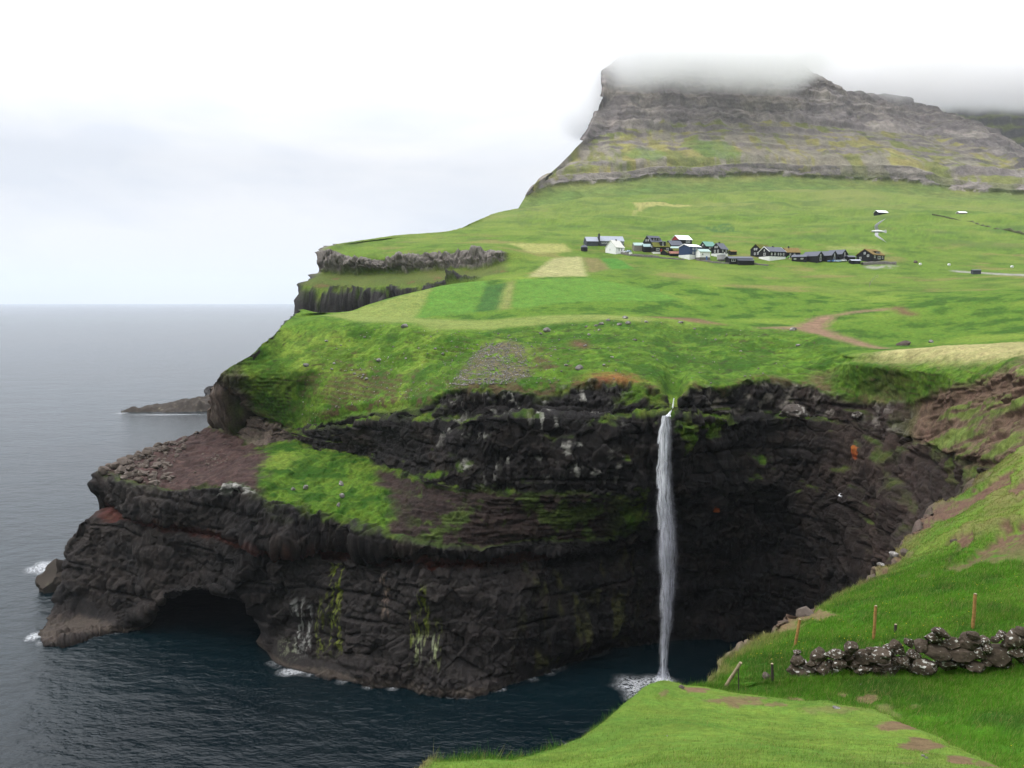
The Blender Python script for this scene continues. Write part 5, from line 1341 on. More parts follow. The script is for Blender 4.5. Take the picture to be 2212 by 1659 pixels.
    house('house', g(1519, 561), 16, 6.4, 5.2, 3.2, 1.4, 'white', 'r_pale', 'small white house with pale green roof on a stone basement with blue door', base=1.7, base_mat='stone', door=('front', 1.0, 'door_b'), wins=(('front', -1.6, 1.0, 1.0, 1.2),), group=V)
    house('house', g(1527, 540), 26, 7.2, 6.2, 2.4, 2.7, 'black', 'r_green', 'black house with a green roof behind the steep black gable', wins=(('front', -.6, .8, 1.2, .9), ('front', 1.2, .8, 1.0, .9), ('gable', 0, 2.6, .9, 1.0)), group=V)
    house('house', g(1555, 552), 40, 6.8, 6.8, 2.6, 3.4, 'black', 'r_slate', 'steep black house with grey roof, white basement and four white gable windows', base=1.5, chimneys=((-.4, .9, .7),), wins=(('front', -1.6, .7, 1.1, 1.3), ('front', 1.8, .7, 1.1, 1.3), ('gable', -1.4, .5, 1.0, 1.6), ('gable', .8, .5, 1.0, 1.6), ('gable', -.7, 3.2, .9, 1.1), ('gable', .6, 3.2, .9, 1.1)), door=('front', .2, 'door_w'), group=V)
    house('shed', g(1582, 549), 14, 3.8, 3.4, 1.9, .8, 'black', 'r_dry', 'black shed with dry turf roof standing apart on the grass', 'shed', group='sheds of the village')
    P = g(1557, 563); t = bpy.data.objects.new('tank', None); COL.objects.link(t); t.location = (P[0], P[1], P[2] - .2)
    tag(t, 'round grey concrete tank on a plinth between black house and barn', 'tank')
    MB().tube(0, 0, -1, .9, 1.9, 1.9, 28).build('base', W['stone'], t); MB().tube(0, 0, .9, 3.5, 2.4, 2.4, 28).build('body', plain('concrete', (0.33, .32, .33), .9), t); MB().tube(0, 0, 3.5, 3.62, 2.5, 2.5, 28).build('lid', W['r_light'], t)
    b = house('barn', g(1597, 568), 8, 13.5, 6.5, 2.6, 1.1, 'black', 'r_slate', 'long low black barn with grey roof and a lean-to, below the round tank', 'barn', wins=(('front', -4.6, .9, 2.4, 1.4),), over=.5)
    an = MB().prism([(-6.4, -1), (-3.3, -1), (-3.3, 1.9), (-6.4, 1.3)], -2.6, 6.2).build('lean_to', W['black'], b)
    MB().prism([(-6.9, 1.27), (-3.27, 1.98), (-3.27, 2.12), (-6.9, 1.42)], -3.0, 6.6).build('lean_to_roof', W['r_slate'], an)
    house('turf_house', g(1643, 552), 38, 11.0, 7.0, 3.6, 3.0, 'black', 'r_turf', 'black turf-roofed house half hidden by the white-trimmed house', wins=(('gable', -1.6, .7, 1.0, 1.3), ('gable', .5, .5, .9, 1.3), ('gable', -.6, 3.2, .9, 1.2), ('gable', .7, 3.2, .9, 1.2)), group=V)
    house('house', g(1667, 558), 27, 12.5, 8.2, 2.8, 2.7, 'black', 'r_slate', 'black house with white bargeboards, grey roof and white basement', base=1.3, barge='frame', chimneys=((.2, .8, .7),), wins=(('gable', -.3, .6, 1.7, 1.5), ('gable', 0, 3.0, .7, 1.0), ('front', -4.6, .7, 1.0, 1.4), ('front', -2.0, .7, 1.0, 1.4), ('front', .6, .7, .8, 1.4), ('front', 2.4, .7, 1.0, 1.4), ('front', 4.6, .7, 1.0, 1.4)), group=V)
    house('turf_house', g(1707, 553), 10, 8.6, 6.2, 2.6, 2.5, 'black', 'r_dry', 'black house with dry brown turf roof and chimney, behind the gabled row', chimneys=((-1.6, 1.1, .7),), wins=(('front', -2, .8, .9, 1.0), ('front', .6, .8, .9, 1.0)), group=V)
    G3 = 'row of black gabled houses'
    house('house', g(1728, 564), -30, 8.0, 6.0, 2.4, 1.2, 'black', 'r_slate', 'low black annex house at the near end of the gabled row', wins=(('front', -2.2, 1.0, 1.3, .6), ('front', 1.6, 1.0, 1.4, .7)), group=G3)
    for px, py, lab in ((1756, 563, 'first tall black gabled house of the row, next to the low annex'), (1785, 562, 'middle black gabled house of the row of three'), (1808, 560, 'last black gabled house of the row, above the parked cars')):
        house('house', g(px, py), -48, 9.0, 7.6, 2.9, 2.5, 'black', 'r_slate', lab, wins=(('right', 0, .3, 1.8, 2.0), ('right', .0, 2.7, 1.2, 1.3)), group=G3)
    house('shed', g(1835, 563), 10, 4.2, 4.2, 2.3, .8, 'black', 'r_slate', 'black shed between the parked cars and the big turf house', 'shed', group='sheds of the village')
    house('shed', g(1846, 569), 6, 5.2, 3.4, 1.7, .6, 'black', 'r_light', 'lower shed with light grey roof and white end beside the cars', 'shed', group='sheds of the village')
    house('turf_house', g(1881, 561), 40, 14.0, 9.6, 2.7, 3.2, 'black', 'r_dry', 'large black house with brown turf roof and wide dormer, last in the village', dormer=(.6, 5.2, 1.8, 'r_dry', 3), wins=(('gable', -2.0, 1.6, 1.2, 1.2), ('gable', 2.4, .3, 1.1, 1.4), ('gable', 0, 3.1, 1.0, 1.2), ('front', -4.6, .9, 1.6, 1.4), ('front', 0.6, .5, 3.4, 1.6), ('front', 4.8, .9, 1.4, 1.4)), group=V, thick=.4)
    house('barn', ground(1902, 463, 23), 18, 10.4, 5.6, 1.7, 1.8, 'black', 'r_white', 'dark barn with white roof alone on the hillside above the gull', 'barn', over=.5)
    house('barn', ground(2077, 461, 23), 8, 7.8, 4.4, 1.0, 1.1, 'beige', 'r_white', 'smaller white-roofed barn far along the hillside below the mountain', 'barn', over=.4)
    house('shed', ground(2107, 592, 19), -12, 3.8, 3.0, 2.0, .35, 'slate', 'r_slate', 'little grey box hut beside the gravel road', 'hut', over=.15)
village()

def village_walls():
    def dike(pts, h, w, label, umin=19, mat='stone', seed=1, step=2.0, name='stone_dike'):
        Q = [ground(px, py, umin) for px, py in pts]
        P = []
        for a, b in zip(Q[:-1], Q[1:]):
            n = max(2, int(np.linalg.norm(b - a) / step))
            for i in range(n): P.append(a + (b - a) * i / n)
        P.append(Q[-1]); P = np.array(P)
        qx, qy = to_pix(P)
        for i in range(len(P)):
            G = _GP[_GU > umin]; j = int(np.argmin((G[:, 0] - P[i, 0]) ** 2 + (G[:, 1] - P[i, 1]) ** 2)); P[i, 2] = G[j, 2]
        T = np.gradient(P, axis=0)[:, :2]; T /= np.linalg.norm(T, axis=1)[:, None] + 1e-9
        Nn = np.stack([-T[:, 1], T[:, 0]], 1)
        rows = []
        hj = h * (1 + 0.28 * fbm(P, 3.0, 3, off=seed)); wj = w * (1 + 0.2 * fbm(P, 2.0, 2, off=seed + 5))
        for side, f, zz in ((-1, 1.0, -0.6), (-1, .8, .55), (-.8, .75, .95), (.8, .75, 1.0), (1, .8, .5), (1, 1.0, -0.6)):
            r = P.copy(); r[:, :2] += Nn * (side * f * wj / 2)[:, None]; r[:, 2] += zz * (hj if zz > 0 else 1)
            rows.append(r)
        V = np.stack(rows); 
        o = mesh_np(name, flat(V), grid_faces(6, len(P)), W[mat], shade=False)
        tag(o, label, 'stone wall', 'stone walls of the village')
    dike([(1342,549),(1366,553),(1400,555),(1424,557)], 1.3, 1.2, 'thick grey field wall below the white house and its notice board')
    dike([(1424,558),(1450,559),(1478,562)], .8, .9, 'low field wall running on to the corner of the blue house')
    dike([(1503,562),(1540,567),(1578,570)], .8, .9, 'grey wall along the grass below the round tank', seed=4)
    dike([(1622,570),(1640,572),(1660,574)], .7, .9, 'short broken wall running off from the black barn', seed=6)
    dike([(1862,573),(1885,570),(1912,570),(1937,571)], 1.6, 2.2, 'grass-topped retaining wall in front of the big turf house', seed=8)
    dike([(2014,467),(2060,474),(2100,481),(2134,491),(2212,506)], 1.0, 1.8, 'long dark dike running down the far hillside', 23, 'dike', seed=9, step=6)
village_walls()

def car(P, rot, paint, label):
    r = bpy.data.objects.new('parked_car', None); COL.objects.link(r); r.location = P; r.rotation_euler.z = math.radians(rot)
    tag(r, label, 'car', 'cars parked in the village')
    MB().prism([(-2.05, .28), (2.05, .28), (2.1, .62), (1.95, .86), (1.05, .95), (-1.7, .98), (-2.1, .88)], -.85, .85).build('body', paint, r, .05, True).rotation_euler.z = math.pi / 2
    MB().prism([(.95, .93), (.35, 1.42), (-1.35, 1.45), (-1.85, .95)], -.74, .74).build('cabin', paint, r, .06, True).rotation_euler.z = math.pi / 2
    MB().prism([(.86, .98), (.32, 1.36), (-1.3, 1.38), (-1.72, .99)], -.76, .76).build('window', W['glass'], r).rotation_euler.z = math.pi / 2
    ws = MB().quad((-.66, .93 + .02, .97), (.66, .95, .97), (.6, .40, 1.40), (-.6, .40, 1.40)).build('windscreen', W['glass'], r); ws.rotation_euler.z = math.pi / 2
    for x in (-1.3, 1.3):
        for y in (-.80, .80):
            t = MB().tube(0, 0, -.11, .11, .32, .32, 20).build('wheel', M_TYRE, r); t.location = (x, y, .32); t.rotation_euler.x = math.pi / 2
            MB().tube(0, 0, -.12, .12, .18, .18, 14).build('rim', W['r_light'], t)
    for y in (-.6, .6):
        MB().box(-2.13, y - .16, .62, -2.05, y + .16, .76).build('headlight', W['frame'], r)
M_TYRE = plain('tyre_rubber', (.015, .015, .015), .9)
PAINT = dict(white=plain('white_car_paint', (.75, .76, .78), .25, .5, .02), blue=plain('blue_car_paint', (.10, .22, .50), .25, .5, .02), pale=plain('pale_blue_car_paint', (.45, .58, .75), .25, .5, .02))
for px, py, rot, pc, lab in ((1795,566,12,'blue','blue car parked at the end of the line below the gabled row'), (1808,566,10,'pale','pale blue car parked between the blue car and white one'), (1820,565,8,'white','white car parked nearest the small black sheds'),
                             (1351,546,60,'white','white car parked close to the white house'), (1359,545,55,'pale','pale car parked behind the white one beside the white house')):
    car(ground(px, py, 19), rot, PAINT[pc], lab)

def village_bits():
    P = ground(1362, 553, 19); s = bpy.data.objects.new('notice_board', None); COL.objects.link(s); s.location = P
    tag(s, 'blank white notice board on two posts behind the field wall', 'sign')
    MB().box(-.95, -.04, 1.0, .95, .04, 2.2).build('panel', W['frame'], s)
    for x in (-.8, .8): MB().box(x - .05, .05, -.3, x + .05, .13, 2.0).build('post', W['beige'], s)
    P = ground(1701, 560, 19); s = bpy.data.objects.new('slide', None); COL.objects.link(s); s.location = P; s.rotation_euler.z = .3
    tag(s, 'small light green garden slide beside the white basement', 'slide')
    MB().quad((-1.6, -.3, .2), (-1.6, .3, .2), (1.0, .3, 1.9), (1.0, -.3, 1.9)).quad((-1.6, -.3, .4), (-1.6, -.3, .1), (1.0, -.3, 1.8), (1.0, -.3, 2.1)).quad((-1.6, .3, .4), (-1.6, .3, .1), (1.0, .3, 1.8), (1.0, .3, 2.1)).build('chute', plain('green_plastic', (.25, .55, .12), .4), s)
    MB().box(1.0, -.35, 0, 1.08, -.25, 1.9).box(1.0, .25, 0, 1.08, .35, 1.9).box(1.0, -.3, .5, 1.06, .3, .58).box(1.0, -.3, 1.0, 1.06, .3, 1.08).box(1.0, -.3, 1.5, 1.06, .3, 1.58).build('ladder', W['frame'], s)
    # wire fence in the meadow
    f = bpy.data.objects.new('wire_fence', None); COL.objects.link(f)
    pts = [ground(px, py, 17) for px, py in ((1878,620),(1880,614),(1884,608),(1889,603),(1895,599))]
    f.location = pts[0]; tag(f, 'short run of wire fence crossing the open meadow below the village', 'fence')
    for p in pts:
        q = p - pts[0]; MB().tube(q[0], q[1], q[2] - .3, q[2] + 1.9, .07, .07, 8).build('post', W['beige'], f)
    mb = MB()
    for h in (.5, .9, 1.3, 1.7):
        for a, b in zip(pts[:-1], pts[1:]):
            a_ = a - pts[0]; b_ = b - pts[0]; mb.quad((a_[0], a_[1], a_[2] + h), (b_[0], b_[1], b_[2] + h), (b_[0], b_[1], b_[2] + h + .03), (a_[0], a_[1], a_[2] + h + .03))
    mb.build('wire', W['r_light'], f)
    for px, py, lab in ((1978,568,'low pile of stones left on the grass east of the village'), (1291,529,'little turf mound with brown earth at the left end of the village')):
        P = ground(px, py, 19); put_stone('cairn', BROWN[2], P, 1.6, 1.3, 1.3, lab, 'stone pile')
    for px, py in ((1936,572),(1990,575),(2187,577),(1300,520)):
        pass
    for px, py in ((1989,572),(2050,574),(2187,578)):
        P = ground(px, py, 19); o = bpy.data.objects.new('bale', None); COL.objects.link(o); o.location = P; tag(o, 'white wrapped bale lying in the pasture east of the village', 'bale', 'wrapped bales in the pasture')
        b = MB().tube(0, 0, -.6, .6, .62, .62, 20).build('wrap', W['frame'], o, .06, True); b.rotation_euler.x = math.pi / 2; b.location.z = .55
        MB().tube(0, 0, -.62, .62, .3, .3, 12).build('wrap_end', W['r_cream'], b)
village_bits()

# ------------------------------------------------------------------ dry-stone wall and posts on the near slope
def drystone():
    root = bpy.data.objects.new('dry_stone_wall', None); COL.objects.link(root)
    k0 = lambda cx, cy: (1641.8 + cx * .2578, 1296.2 + cy * .2578)
    wall_y = lambda px: float(np.interp(px, [1650, 1720, 1850, 2000, 2212, 2700], [25.4, 25.0, 24.5, 24.2, 23.7, 22.6]))
    origin = near_ground(2000, 1452); root.location = origin
    tag(root, 'rough dry-stone wall of dark boulders crossing the grassy slope', 'stone wall')
    L = [(490,465,75,52,0),(630,455,75,50,0),(765,400,62,55,0),(860,475,72,62,0),(1000,470,88,66,0),(1085,410,46,52,0),(1140,375,55,48,0),(1245,352,42,36,.5),(310,440,34,22,0),(310,505,62,46,0),(360,590,130,58,.1),(540,585,66,66,0),(665,535,62,46,0),(740,492,46,52,0),(860,585,78,48,0),(1050,585,98,45,-.2),(1130,512,35,40,0),(1190,512,50,50,0),(1268,462,42,58,.3),(1165,425,45,32,0),(1350,392,62,62,0),(1480,432,125,58,.12),(1380,555,112,66,0),(1452,322,66,46,.2),(1515,275,85,32,.5),(1600,375,82,66,0),(1565,535,95,50,.2),(1690,455,92,60,0),(1745,350,86,66,.2),(1785,290,46,36,.3),(1870,355,58,62,.5),(1820,447,66,56,0),(1795,555,92,44,.2),(1985,468,108,96,0),(1970,330,38,28,0),(2020,300,42,42,0),(2130,335,88,72,0),(2150,445,62,52,0),(2085,560,58,36,0),(2190,262,46,40,.4),(2220,400,62,58,0),(2225,495,66,55,0),(2330,330,95,70,.1),(2320,450,90,66,0),(2440,300,66,52,0),(2450,420,86,80,0),(2580,400,100,90,0),(2570,270,70,50,.2),(2700,360,95,80,0),(430,540,40,26,0),(585,520,34,26,0),(930,420,40,26,0),(985,575,40,30,0),(1270,560,55,45,0),(1310,470,40,40,0),(1640,500,45,35,0),(1900,520,50,40,0),(1905,410,40,34,0),(2060,380,44,40,0),(2060,490,44,50,0),(1720,540,50,32,0),(1545,450,40,34,0),(705,455,32,26,0),(930,530,40,32,0),(800,540,36,30,0),(2260,560,60,36,0),(2400,540,80,40,0),(2560,520,90,46,0)]
    meshes = [stone_mesh('wall_stone', 60.3 + i, M_WALL, 4, 0.26, 0.9, 13) for i in range(12)]
    for i, (cx, cy, rx, ry, rot) in enumerate(L):
        px, py = k0(cx, cy); y = wall_y(px) - 0.06 * ((i * 7) % 5 - 2); k = y / FOC * .2578
        P = at(px, py, y)
        o = bpy.data.objects.new('stone', meshes[(i * 5) % 12]); COL.objects.link(o); o.parent = root
        o.location = P - origin; o.scale = (rx * k * 1.30, (rx + ry) * 0.5 * k * 1.3, ry * k * 1.30)
        o.rotation_euler = (rng.uniform(-.2, .2), rot, rng.uniform(-.3, .3))
    for i in range(26):                                    # the wall's far face
        px = 1730 + i * 36; y = wall_y(px) + 0.55; P = near_ground(min(px, 2212), 1436); z = at(px, 1432, y)
        o = bpy.data.objects.new('stone', meshes[(i * 7) % 12]); COL.objects.link(o); o.parent = root
        z[2] -= 0.05 + 0.12 * (i % 3)
        o.location = z - origin; o.scale = (.40, .32, .30); o.rotation_euler = (rng.uniform(-.3, .3), rng.uniform(-.3, .3), rng.uniform(0, 3))
drystone()

M_POST = plain('orange_brown_post', (0.30, 0.165, 0.058), 0.85, 0.2, 0.35, 9.0)
M_OLD = plain('grey_weathered_post', (0.30, 0.24, 0.16), 0.9, 0.2, 0.35, 9.0)
M_IRON = plain('rusty_iron', (0.045, 0.034, 0.030), 0.8, 0.3, 0.3, 12.0)
def post(name, top, base, y, r, mat, label, group=None, cap=True, ytop=None):
    b = at(base[0], base[1], y); t = at(top[0], top[1], ytop if ytop else y)
    G = near_ground(base[0], base[1])
    d = Vector(t - b); Ln = d.length
    o = bpy.data.objects.new(name, None); COL.objects.link(o); o.location = b
    o.rotation_euler = d.to_track_quat('Z', 'Y').to_euler()
    tag(o, label, 'post', group)
    n = 14; V = []; k = 12
    for i in range(n):
        zz = -0.35 + (Ln + 0.35) * i / (n - 1)
        rr = r * (1.05 - 0.12 * i / (n - 1))
        for j in range(k):
            a = 2 * math.pi * j / k; q = rr * (1 + 0.08 * math.sin(3 * a + i * .7 + y))
            V.append((q * math.cos(a), q * math.sin(a), zz))
    i = np.arange(n * k).reshape(n, k); jn = np.roll(i, -1, 1)
    F = np.stack([i[:-1], jn[:-1], jn[1:], i[1:]], -1).reshape(-1, 4)
    mesh_np('shaft', np.array(V), F, mat, None, o)
    if cap: MB().tube(0, 0, Ln - .004, Ln + .014, r * .93, r * .8, 12).build('top', M_OLD, o)
    return o
GP = 'tall fence posts above the stone wall'
y1, y2, y3 = (near_ground(*p)[1] for p in ((1716,1396), (1887,1383), (2101,1357)))
post('fence_post', (1728,1338), (1716.5,1398), y1, .055, M_POST, 'orange-brown fence post leaning seaward, at the ruined end of the wall', GP)
post('fence_post', (1892,1309), (1886.5,1385), y2, .055, M_POST, 'orange-brown fence post standing behind the middle of the stone wall', GP)
post('fence_post', (2107,1283), (2101,1360), y3, .060, M_POST, 'orange-brown fence post standing highest, behind the tallest wall stones', GP)
yl = near_ground(1570, 1482)[1]
post('fallen_post', (1600,1432), (1568,1482), yl, .055, M_OLD, 'pale old post leaning far over near the brink above the cove', ytop=yl - .3)
post('iron_stake', (1595,1446), (1596,1497), near_ground(1596, 1496)[1], .018, M_IRON, 'thin dark iron stake upright beside the leaning pale post', cap=False)
post('stub_post', (1668,1434), (1669,1475), near_ground(1669, 1474)[1], .045, M_IRON, 'dark broken post at the low end of the stone wall')
post('stub_post', (1935,1349), (1934,1366), near_ground(1934, 1366)[1], .055, M_IRON, 'short dark post stub in the grass between two tall posts')

for px, py, rx, rz, me, lab, sk in (
    (1656,1468,13,13,BROWN[0],'reddish boulder beside the broken post at the wall end',.15),
    (1735,1332,27,20,BROWN[3],'big reddish-brown boulder on the brink of the cove',.3),
    (2168,1062,36,28,BROWN[4],'large grey-brown rock where the near slope meets the gully',.55),
    (1812,1466,7,7,BROWN[1],'small dark stone on the grass just below the wall',.2),
    (1825,1473,6,5,BROWN[2],'smaller stone lying beside the dark one below the wall',.2),
    (1861,1480,4,3,BOUL[1],'little white stone in the hollow below the wall',.2),
    (1809,1529,14,3.5,BOUL[3],'flat pale slab set in the crest of the grassy knoll',.4),
    (1993,1633,6,4,BOUL[0],'white stone lying on the bare earth patch of the knoll',.2),
    (2001,1638,5,3.5,BOUL[2],'smaller pale stone touching the white one on the knoll',.2),
    (1472,1486,9,7,BROWN[5],'dark stone at the top of the knoll below the waterfall',.3),
    (1227,1620,11,12,BOUL[4],'round pale-blotched stone on the seaward edge of the knoll',.2),
    (1905,1212,10,5,BOUL[2],'pale stone in the eroded strip above the brink',.3),
    (1955,1195,14,9,BROWN[2],'brown stone in the eroded strip beside the pale one',.3),
    (2060,1172,12,9,BROWN[0],'brown block under the turf overhang of the upper slope',.3),
    (1905,1186,12,9,BOUL[3],'pale rock at the very edge of the upper brink',.3),
    (1440,1590,3,2,BOUL[1],'tiny white stone on the smooth seaward flank of the knoll',.2)):
    P = near_ground(px, py); k = P[1] / FOC
    put_stone('boulder', me, P, rx * k, rx * k * .85, rz * k, lab, 'boulder', None, sk)

# ------------------------------------------------------------------ grass and flowers of the near slope
def grass():
    o, P2, N, u, s, g, knoll, lush, upper, edge, bare, nr, nc = SL
    rs = np.random.RandomState(3)
    px, py = to_pix(P2)
    vis = (px > -40) & (px < 2260) & (py > 980) & (py < 1720) & (s > 0) & (u > 1.2) & (u < 14.8) & (bare < 0.35)
    w = vis * (0.7 + 0.9 * lush + 0.5 * edge)
    w = w / w.sum()
    n = 380000
    i = rs.choice(len(P2), n, p=w)
    col = g[i]; y = P2[i, 1]
    tall = fbm(P2, 1.4, 3, off=9)[i]
    h = (0.055 * knoll + 0.16 * lush + 0.12 * upper + 0.08 * edge)[i] * rs.uniform(0.5, 1.5, n) * (1 + 0.7 * tall)
    h = h * np.where((rs.rand(n) < 0.10) & (knoll[i] < .5), 1.7, 1.0); h = np.where(knoll[i] > .5, np.minimum(h, 0.075), h); h = np.clip(h, 0.015, 0.46)
    wd = np.maximum(0.006, y * 0.00042) * rs.uniform(0.7, 1.4, n)
    a = rs.uniform(0, 2 * math.pi, n)
    dx, dy = np.cos(a), np.sin(a)
    jit = (y * 0.0016)[:, None] * rs.uniform(-1, 1, (n, 3)) * np.array((1, 1, 0))
    B0 = P2[i] + jit - np.array((0, 0, 0.012))
    lean = np.stack([rs.normal(0.25, .45, n), rs.normal(-0.15, .4, n), np.ones(n)], 1); lean /= np.linalg.norm(lean, axis=1)[:, None]
    T = B0 + lean * h[:, None]
    side = np.stack([dx, dy, 0 * dx], 1) * wd[:, None] * 0.5
    V = np.stack([B0 - side, B0 + side, T], 1).reshape(-1, 3)
    F = np.arange(n * 3).reshape(n, 3)
    var = rs.uniform(0.55, 1.5, n)[:, None]
    dryf = (rs.rand(n) < (0.10 + 0.12 * upper[i] + 0.2 * edge[i]))[:, None]
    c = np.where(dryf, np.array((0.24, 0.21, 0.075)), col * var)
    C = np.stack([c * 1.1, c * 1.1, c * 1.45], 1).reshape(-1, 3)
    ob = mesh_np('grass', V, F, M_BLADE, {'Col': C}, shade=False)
    tag(ob, 'short and tufted grass covering the near slope and knoll', 'grass', kind='stuff')
    # buttercups
    base = np.array([(1,0,0),(-1,0,0),(0,1,0),(0,-1,0),(0,0,.7),(0,0,-.7)], float)
    fc = np.array([(0,2,4),(2,1,4),(1,3,4),(3,0,4),(2,0,5),(1,2,5),(3,1,5),(0,3,5)])
    sel = np.nonzero(vis & (lush > .6) & (((u > 8.2) & (u < 10.8) & (px > 1640)) | ((px > 1540) & (px < 1680) & (py < 1478) & (u < 9.4)) | ((px > 2130) & (py > 1590))))[0]
    clump = fbm(P2[sel], 1.2, 3, off=4); pr = np.clip(clump + 0.25, 0.02, 1) ** 2; pr /= pr.sum()
    k = rs.choice(sel, 190, p=pr)
    VV = (base[None] * rs.uniform(.010, .020, (190, 1, 1)) + P2[k][:, None] + np.array((0, 0, .16)) * rs.uniform(.5, 1.3, (190, 1, 1)))
    FF = (fc[None] + 6 * np.arange(190)[:, None, None]).reshape(-1, 3)
    fl = mesh_np('flowers', VV.reshape(-1, 3), FF, plain('yellow_petals', (0.75, 0.55, 0.02), .7), shade=False)
    tag(fl, 'yellow flowers dotted through the grass near the stone wall', 'flowers', kind='stuff')

def blade_mat():
    m, nt, b = new_mat('grass_blades')
    N = nt.nodes.new; L = nt.links.new
    ca = N('ShaderNodeVertexColor'); ca.layer_name = 'Col'
    L(ca.outputs['Color'], b.inputs['Base Color']); b.inputs['Roughness'].default_value = 0.7; b.inputs['Specular IOR Level'].default_value = 0.15
    tr = N('ShaderNodeBsdfTranslucent'); L(ca.outputs['Color'], tr.inputs['Color'])
    mx = N('ShaderNodeMixShader'); mx.inputs[0].default_value = 0.4
    L(b.outputs[0], mx.inputs[1]); L(tr.outputs[0], mx.inputs[2]); L(mx.outputs[0], nt.nodes['Material Output'].inputs[0])
    return m
M_BLADE = blade_mat()
grass()

# ------------------------------------------------------------------ sea birds
def bird(P, fwd, up, scale, label, flap=0.42, sweep=0.75):
    f = Vector(fwd).normalized(); u_ = Vector(up); u_ = (u_ - f * u_.dot(f)).normalized(); l = u_.cross(f)
    M = Matrix((f, l, u_)).transposed().to_4x4(); M.translation = Vector(P)
    r = bpy.data.objects.new('gull', None); COL.objects.link(r); r.matrix_world = M @ Matrix.Scale(scale, 4)
    tag(r, label, 'bird', None)
    st = [(-.30, .006, .004), (-.26, .030, .012), (-.20, .040, .024), (-.10, .058, .052), (0, .070, .066), (.08, .066, .064), (.14, .050, .052), (.17, .042, .045), (.20, .043, .046), (.235, .034, .036), (.255, .012, .014), (.285, .006, .006)]
    k = 14; V = []
    for x, ry, rz in st:
        for j in range(k):
            a = 2 * math.pi * j / k; V.append((x, ry * math.cos(a), rz * math.sin(a) + (.012 if x > .15 else 0)))
    i = np.arange(len(st) * k).reshape(-1, k); jn = np.roll(i, -1, 1)
    body = mesh_np('body', np.array(V), np.stack([i[:-1], jn[:-1], jn[1:], i[1:]], -1).reshape(-1, 4), M_BIRDW, None, r)
    MB().prism([(-.022, -.012), (.022, -.012), (.0, .010)], .255, .305).build('beak', M_BEAK, r)
    MB().quad((-.22, -.035, 0), (-.22, .035, 0), (-.36, .085, .006), (-.38, 0, .006), (-.36, -.085, .006)).build('tail', M_BIRDG, r)
    for sg in (-1, 1):
        n, m = 13, 7; V = []
        for a in range(n):
            t = a / (n - 1); yy = .04 + .52 * t
            ch = .155 * (1 - .25 * t) * (1 - smooth(.62, 1.0, t) * .85)
            xc = .05 + .07 * math.sin(min(1, t * 2.2) * 1.4) - sweep * max(0, t - .35) ** 1.3
            zz = flap * (t * .9 - .6 * t * t)
            for b in range(m):
                v = b / (m - 1); V.append((xc + ch * (.35 - v), sg * yy, zz + .014 * math.sin(v * math.pi) * (1 - t)))
        mesh_np('wing', np.array(V), grid_faces(n, m), M_BIRDG, None, r)
    return r
M_BIRDW = plain('white_plumage', (0.78, 0.78, 0.78), .8); M_BIRDG = plain('grey_plumage', (0.42, 0.42, 0.45), .8); M_BEAK = plain('beak_horn', (0.45, 0.33, 0.10), .5)
bird(at(1896, 500, 38), (-1, 0.15, 0.02), (0.25, -0.93, 0.28), 1.05, 'white seabird with grey wings banking over the pasture left of the far barn')
bird(at(1814, 1071, 118), (-1, 0.3, 0.05), (0.1, -0.45, 0.9), .95, 'white seabird gliding low in front of the dark cove wall')

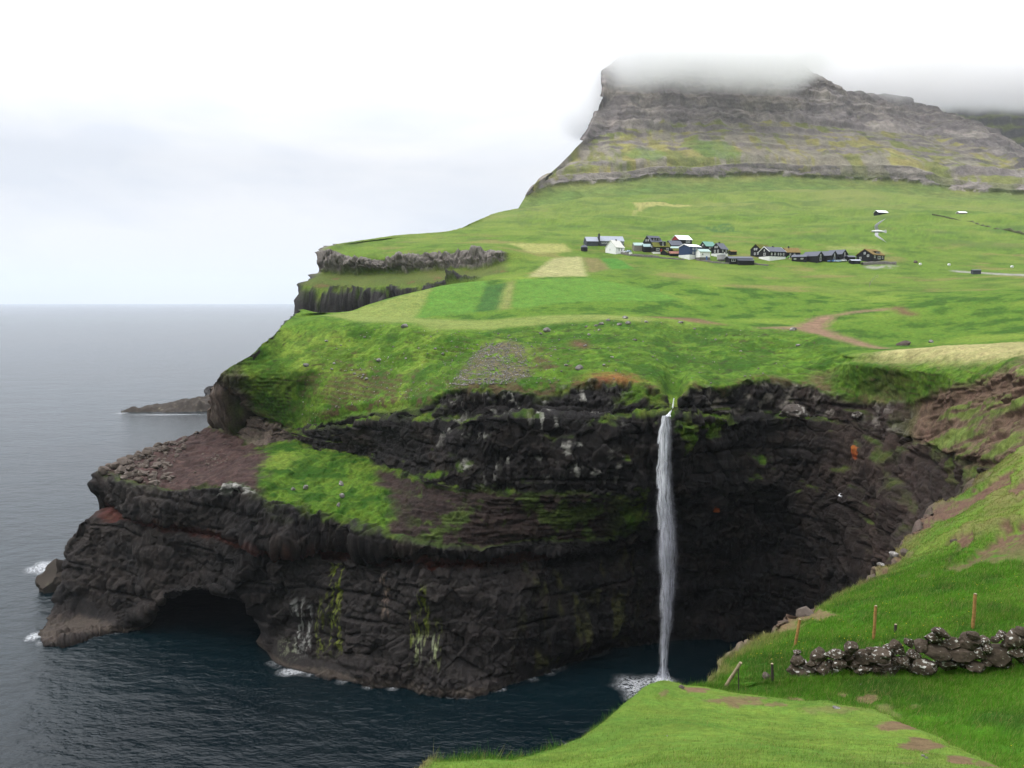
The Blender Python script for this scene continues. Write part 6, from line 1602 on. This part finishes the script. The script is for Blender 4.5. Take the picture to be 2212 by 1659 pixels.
# ------------------------------------------------------------------ cloud on the mountain and the air
def cloud():
    m = bpy.data.materials.new('cloud_vapour'); m.use_nodes = True; nt = m.node_tree; nt.nodes.clear()
    N = nt.nodes.new; L = nt.links.new
    out = N('ShaderNodeOutputMaterial'); pv = N('ShaderNodeVolumePrincipled')
    pv.inputs['Color'].default_value = (1, 1, 1, 1); pv.inputs['Anisotropy'].default_value = 0.0
    tc = N('ShaderNodeTexCoord'); sp = N('ShaderNodeSeparateXYZ'); L(tc.outputs['Object'], sp.inputs[0])
    def mrange(src, a, b, c, d, smoothstep=True):
        r = N('ShaderNodeMapRange'); r.interpolation_type = 'SMOOTHSTEP' if smoothstep else 'LINEAR'
        r.inputs['From Min'].default_value = a; r.inputs['From Max'].default_value = b; r.inputs['To Min'].default_value = c; r.inputs['To Max'].default_value = d
        L(src, r.inputs['Value']); return r.outputs[0]
    def math_(op, a, b):
        n = N('ShaderNodeMath'); n.operation = op
        for i, v in enumerate((a, b)):
            if isinstance(v, (int, float)): n.inputs[i].default_value = v
            else: L(v, n.inputs[i])
        return n.outputs[0]
    base = mrange(sp.outputs[0], 440, 540, 428, 492)
    base = math_('ADD', base, mrange(sp.outputs[1], 1600, 2600, 0, 190, False))
    no = N('ShaderNodeTexNoise'); no.inputs['Scale'].default_value = 0.0075; no.inputs['Detail'].default_value = 5; no.inputs['Roughness'].default_value = .55
    mp = N('ShaderNodeMapping'); mp.inputs['Scale'].default_value = (1, 1, 1.6); L(tc.outputs['Object'], mp.inputs[0]); L(mp.outputs[0], no.inputs['Vector'])
    base = math_('ADD', base, math_('MULTIPLY', math_('SUBTRACT', no.outputs['Fac'], .5), 90))
    h = math_('SUBTRACT', sp.outputs[2], base)
    r = N('ShaderNodeMapRange'); r.interpolation_type = 'SMOOTHSTEP'; r.inputs['From Min'].default_value = -28; r.inputs['From Max'].default_value = 58; r.inputs['To Max'].default_value = 0.021
    L(h, r.inputs['Value'])
    d = math_('MULTIPLY', r.outputs[0], mrange(sp.outputs[0], 122, 200, 0.0, 1))
    d = math_('MULTIPLY', d, mrange(sp.outputs[1], 1170, 1290, 0, 1))
    L(d, pv.inputs['Density']); L(pv.outputs[0], out.inputs['Volume'])
    mb = MB().prism([(1160, 405), (2580, 560), (2580, 850), (1450, 548), (1160, 520)], 60, 1750)
    o = mb.build('cloud', m)
    tag(o, 'low white cloud covering the mountain top', 'cloud', kind='stuff')
cloud()

def haze():
    m = bpy.data.materials.new('haze_air'); m.use_nodes = True; nt = m.node_tree; nt.nodes.clear()
    out = nt.nodes.new('ShaderNodeOutputMaterial'); pv = nt.nodes.new('ShaderNodeVolumePrincipled')
    pv.inputs['Color'].default_value = (0.82, 0.90, 1.0, 1); pv.inputs['Density'].default_value = 0.000042; pv.inputs['Anisotropy'].default_value = 0.2
    nt.links.new(pv.outputs[0], out.inputs['Volume'])
    o = MB().box(-30500, -700, -8, 30500, 30500, 1000).build('haze', m)
    tag(o, 'thin sea haze', 'haze', kind='stuff')
haze()
SC.cycles.volume_step_rate = 0.35
SC.cycles.volume_max_steps = 512
